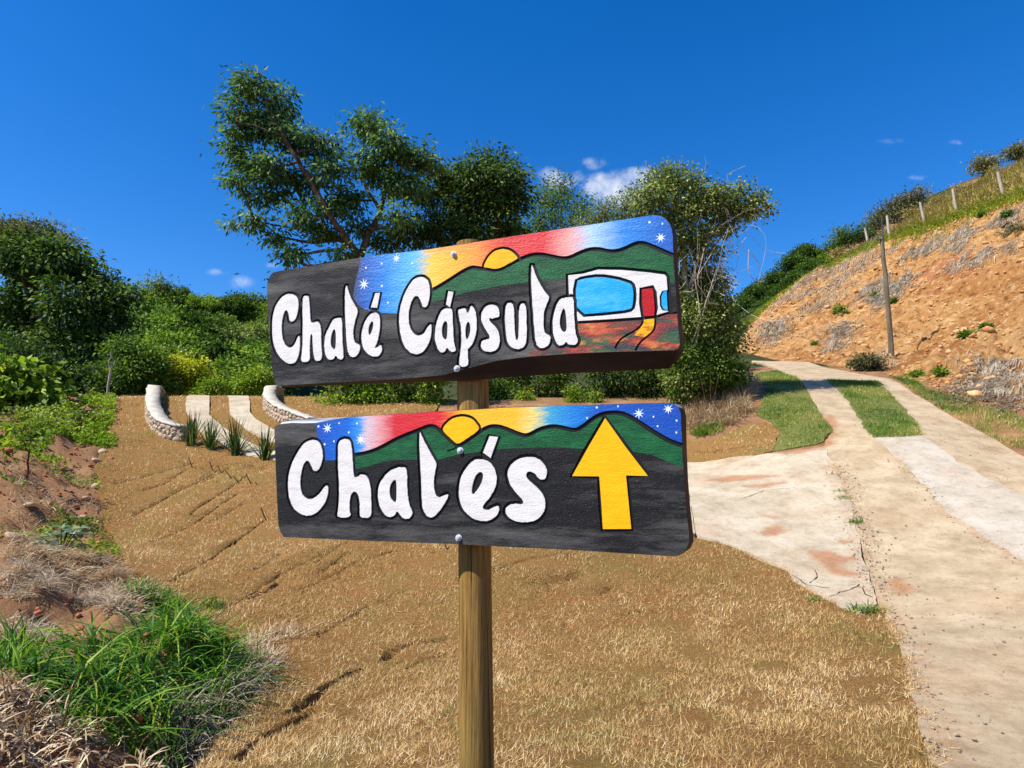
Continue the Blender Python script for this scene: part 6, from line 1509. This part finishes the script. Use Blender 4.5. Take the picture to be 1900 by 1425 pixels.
# ------------------------------------------------------------------ the spoil heap at the left
M_rock = mat_noise('pale_rock', [(.3, lin(150, 112, 80)), (.5, lin(190, 158, 124)), (.7, lin(222, 204, 178))], 6, 5, .9, .5, 30, .015)
M_redrock = mat_noise('red_clod', [(.3, lin(128, 70, 44)), (.5, lin(168, 100, 66)), (.7, lin(196, 132, 92))], 8, 5, .95, .6, 30, .02)
ROCKS = [rock_mesh('rock', 70 + k, 2, (1, .8, .55)) for k in range(5)]; REDR = []
for me in ROCKS: me.materials.append(M_rock); me.polygons.foreach_set('use_smooth', np.ones(len(me.polygons), bool))
for k in range(5):
    me = ROCKS[k].copy(); me.name = 'clod'; me.materials.clear(); me.materials.append(M_redrock); REDR.append(me)
RK = [(25, 1025, 16), (60, 1012, 9), (230, 1082, 7), (238, 1090, 6), (208, 1095, 13), (215, 1190, 14), (268, 1196, 14), (320, 1192, 12), (330, 1205, 9), (180, 1100, 7), (260, 1078, 6), (120, 756, 9), (150, 752, 7), (115, 770, 8), (192, 840, 9), (182, 855, 10), (205, 852, 6), (175, 905, 9), (30, 860, 9), (15, 865, 10), (160, 930, 9), (150, 960, 11), (90, 960, 8), (50, 965, 10), (10, 990, 10), (140, 1200, 8), (120, 1175, 6), (60, 1180, 7), (25, 1130, 6), (360, 1215, 7), (385, 1395, 9), (395, 1385, 6), (170, 1405, 10), (100, 1085, 6), (285, 1185, 6), (300, 1020, 4), (320, 935, 4), (488, 1100, 4)]
for k, (x, y, r) in enumerate(RK):
    f = hit(x, y); dd = np.linalg.norm(f - CAM); s = r * dd / FPX * .9; f[2] = float(ground_z(f[:1], f[1:2])[0])
    red = k % 3 == 1
    o = bpy.data.objects.new('clod' if red else 'rock', (REDR if red else ROCKS)[k % 5]); COL.objects.link(o)
    o.location = [f[0], f[1], f[2] + s * .22]; o.scale = (s, s, s); o.rotation_euler = (rng.normal(0, .2), rng.normal(0, .2), rng.uniform(0, 6))
    where = 'among the green weeds' if y < 870 else 'on the bare soil below the weeds' if y < 1000 else 'beside the dry straw' if y < 1150 else 'by the long green grass'
    size = 'large' if r > 10 else 'middling' if r > 7 else 'small'
    tag(o, ('%s reddish clod lying on the spoil heap %s' if red else '%s pale rock lying on the spoil heap %s') % (size, where), 'clod' if red else 'rock', 'red clods on the spoil heap' if red else 'pale rocks on the spoil heap')
def rubble():
    mb = MB(); q = scatter(soil_poly, 9000); q = q[in_view(q, .1)]; q = q[q[:, 1] < 20]; z = ground_z(q[:, 0], q[:, 1])
    q, z = q[:4200], z[:4200]
    for i in range(len(q)):
        V, F = GR_D[i % 3]; s = rng.gamma(1.6, .011) + .006
        mb.add(V * s * rng.uniform(.6, 1.2, 3) + [q[i, 0], q[i, 1], z[i] + s * .2], F)
    tag(mb.build('rubble', M_redrock), 'crumbled red soil and small stones on the spoil heap', 'rubble', kind='stuff')
rubble()
def straw_mat(px, n, L, W, mat, label, up=.12, zoff=.015, drift=(0, 0), thr=-.2, curl=.3):
    q = scatter(XY(hits(px)), n); q = q[fbm(q[:, 0] * 2, q[:, 1] * 2, 3) > thr]
    mb = MB(); z = ground_z(q[:, 0], q[:, 1]) + zoff * rng.uniform(0, 2.5, len(q))
    blades(mb, np.column_stack([q, z]), L, W, up, np.clip(rng.normal(.62, .25, len(q)), 0, 1), drift, 3, curl)
    return tag(mb.build('dry_straw', mat), label, 'straw', kind='stuff')
straw_mat([(0, 1010), (80, 1020), (180, 1040), (240, 1065), (330, 1110), (280, 1140), (240, 1200), (180, 1240), (90, 1250), (0, 1200)], 13000, .17, .006, M_straw, 'tangled mat of dry straw draped over the spoil heap', .14, .02, (.5, -.3), -.2)
straw_mat([(0, 1090), (120, 1080), (220, 1120), (230, 1190), (120, 1240), (0, 1200)], 5000, .2, .006, M_greyhay, 'greyish dead grass tangled on the spoil heap', .14, .03, (.4, -.4), -.2)
straw_mat([(440, 1200), (500, 1170), (590, 1172), (560, 1190), (510, 1200), (520, 1230), (490, 1270), (440, 1260)], 1500, .16, .006, M_straw, 'bleached straw heaped at the corner of the lawn', .25, .02, (.3, .2), -.9)
straw_mat([(-60, 1345), (60, 1350), (150, 1375), (280, 1425), (360, 1560), (-100, 1560)], 3000, .12, .009, M_straw, 'bleached dry leaves and husks in the lower left corner', .3, .02, (0, 0), -.5, .6)
def weeds(px, n, L, mat, label, thr=-.15, h=.12, tv=0.0, name='weeds', kind='stuff'):
    q = scatter(XY(hits(px)), n); q = q[fbm(q[:, 0] * 1.1 + 3, q[:, 1] * 1.1, 3) > thr]; n = len(q)
    p = np.column_stack([q, ground_z(q[:, 0], q[:, 1]) + rng.uniform(0, h, n) * (1 + fbm(q[:, 0] * 2, q[:, 1] * 2, 2))])
    d = rng.normal(0, 1, (n, 3)); d[:, 2] = np.abs(d[:, 2]) * .6
    mb = MB(); leaves(mb, p, d, L, L * .5, np.clip(.5 + tv + .25 * fbm(q[:, 0] * 2, q[:, 1] * 2, 2) + rng.normal(0, .2, n), 0, 1))
    return tag(mb.build(name, mat), label, 'weeds', kind=kind)
weeds([(0, 800), (60, 768), (130, 752), (215, 742), (208, 790), (195, 840), (100, 872), (0, 858)], 14000, .085, M_lf_bright, 'bright green weeds carpeting the spoil heap below the wood', -.1, .16)
weeds([(0, 780), (60, 760), (120, 752), (180, 748), (140, 800), (0, 850)], 3000, .10, M_lf_olive, 'olive coloured low weeds among the green ones', .0, .2)
weeds([(0, 900), (70, 890), (150, 900), (190, 960), (120, 1000), (0, 1010)], 1800, .07, M_lf_mid, 'scattered small weeds on the bare soil of the heap', .15, .08)
M_purple = mat_leaf('purple_leaf', LF(lin(60, 24, 48), lin(96, 40, 74), lin(132, 66, 100), lin(160, 100, 128)), .45, .25)
weeds([(122, 795), (140, 778), (200, 764), (202, 776), (160, 796), (130, 806)], 900, .10, M_purple, 'low purple leaved plants between the green weeds', -.6, .10)
weeds([(180, 800), (215, 790), (214, 830), (190, 850)], 1200, .07, M_lf_bright, 'green weeds creeping onto the lawn edge', -.1, .08)
weeds([(0, 870), (100, 880), (180, 880), (200, 960), (240, 1060), (150, 1040), (0, 1020)], 2600, .06, M_lf_bright, 'sparse green seedlings between the clods of the heap', .2, .07)
straw_mat([(0, 880), (90, 880), (170, 890), (190, 960), (220, 1020), (120, 1010), (0, 1000)], 3500, .16, .006, M_straw, 'dead roots and stems sticking out of the bare heap', .3, .02, (.2, -.3), .05, .5)
# broad leaved plant and sapling
M_lf_frost = mat_leaf('frosted_leaf', LF(lin(60, 86, 56), lin(104, 130, 100), lin(150, 170, 146), lin(196, 206, 188)), .4, .3)
f = hit(112, 1035); f[2] = float(ground_z(f[:1], f[1:2])[0]); rt = empty('broad_leaved_plant', f, 'broad leaved grey green plant on the edge of the spoil heap', 'plant')
mb = MB(); lbm = MB(); n = 46
for k in range(14):
    a = rng.uniform(0, 6.28); t = f + np.array([np.cos(a) * rng.uniform(.1, .3), np.sin(a) * rng.uniform(.1, .3), rng.uniform(.12, .38)])
    tube(mb, bez(f, t, (0, 0, .06), 5), np.linspace(.008, .003, 5), 5, cap=False)
    m = 5; aa = rng.uniform(0, 6.28, m); leaves(lbm, np.repeat(t[None], m, 0), np.column_stack([np.cos(aa), np.sin(aa), np.full(m, .15)]), .13, .085, rng.uniform(.1, 1, m))
mb.build('stem', M_lf_mid, rt); lbm.build('leaves', M_lf_frost, rt)
f = hit(60, 905); f[2] = float(ground_z(f[:1], f[1:2])[0]); dd = (f - CAM) @ np.array([0, _cp, _sp])
b = [(P(40, 800, dd), 28 * dd / FPX), (P(15, 820, dd), 24 * dd / FPX), (P(70, 812, dd), 18 * dd / FPX)]
tree('sapling', 'thin stemmed sapling with large leaves on the spoil heap', 'sapling', f, b, 110, .12, .065, M_lf_bright, M_bark, .018, clump=.12, per=5, droop=.5, twigs=10, twig_r=.006)
# clumps of long green grass
clump('grass_clump', 'upper clump of green grass between the straw and the lawn edge', 'grass', [(220, 1130), (260, 1100), (320, 1110), (352, 1135), (335, 1160), (270, 1165), (225, 1155)], 1300, .22, .012, .6, M_lushgrass, 4, .7, drift=(.1, -.1))
clump('grass_clump', 'small grass tuft alone on the dry lawn near the upper clump', 'grass', [(372, 1128), (400, 1120), (420, 1130), (400, 1140)], 90, .14, .01, .5, M_lushgrass, 3, .6, zf=lawn_z, dz=0)
clump('grass_clump', 'middle grass clump sprawling over rocks beside the lawn corner', 'grass', [(280, 1190), (340, 1180), (380, 1215), (440, 1250), (400, 1280), (320, 1240)], 900, .34, .013, .5, M_lushgrass, 4, .8, drift=(.2, -.3))
clump('grass_clump', 'largest sprawling clump of long green grass in the lower left', 'grass', [(0, 1330), (60, 1280), (130, 1245), (230, 1215), (340, 1210), (440, 1240), (480, 1280), (430, 1330), (380, 1380), (250, 1400), (100, 1390)], 2600, .46, .014, .42, M_lushgrass, 5, .9, drift=(-.35, -.2))
clump('grass_clump', 'green grass clump at the left photo edge', 'grass', [(-40, 1250), (20, 1215), (55, 1240), (45, 1290), (-30, 1300)], 500, .3, .013, .7, M_lushgrass, 4, .7)
clump('dead_grass_clump', 'dark dead grass hanging over the edge beside the lawn corner', 'grass', [(300, 1330), (420, 1270), (480, 1225), (500, 1240), (450, 1310), (380, 1390), (300, 1410)], 900, .36, .008, .5, M_greyhay, 4, 1.0, drift=(.3, -.5))
for k, (x0, y0, x1, y1, dd) in enumerate(((25, 1405, 75, 1236, 3.3), (25, 1395, -2, 1210, 3.2), (150, 1275, 247, 1145, 4.2), (98, 1395, 146, 1246, 3.4), (110, 1360, 20, 1312, 3.4), (70, 1390, 62, 1325, 3.1), (380, 1410, 445, 1280, 3.7), (215, 1400, 180, 1330, 3.4), (100, 1300, 140, 1205, 3.9), (255, 1420, 300, 1345, 3.4))):
    a, b = P(x0, y0, dd), P(x1, y1, dd - .05); mb = MB(); w = .0035 if k != 3 else .006
    tube(mb, bez(a, b, (rng.normal(0, .02), 0, .015), 8), np.linspace(w, w * .4, 8), 5)
    if k in (3, 1): blades(mb, np.repeat(a[None] * .5 + b[None] * .5, 4, 0) + rng.normal(0, .02, (4, 3)), .14, .01, .7, None, segs=3, curl=.4)
    w_ = ['leaning right, tallest at the left', 'at the very edge of the photo', 'longest, crossing in front of the straw', 'reddish brown and thickest', 'bowed almost flat', 'short with a husk', 'rising beside the lawn corner', 'leaning left in the dry leaves', 'thin, behind the green clump', 'short, in the dry leaves'][k]
    tag(mb.build('dry_stalk', M_straw, origin=a), 'dry grass stalk in the lower left, ' + w_, 'stalk', 'dry stalks in the lower left')
# bent twig lying on the lawn edge
mb = MB(); tube(mb, np.array([hit(372, 1160) + [0, 0, .05], hit(395, 1168) + [0, 0, .07], hit(425, 1182) + [0, 0, .06], hit(455, 1192) + [0, 0, .04]]), [.004, .005, .005, .004], 5)
tag(mb.build('twig', M_bark, origin=hit(410, 1175)), 'thin dark twig arching over the lawn edge by the straw', 'twig')
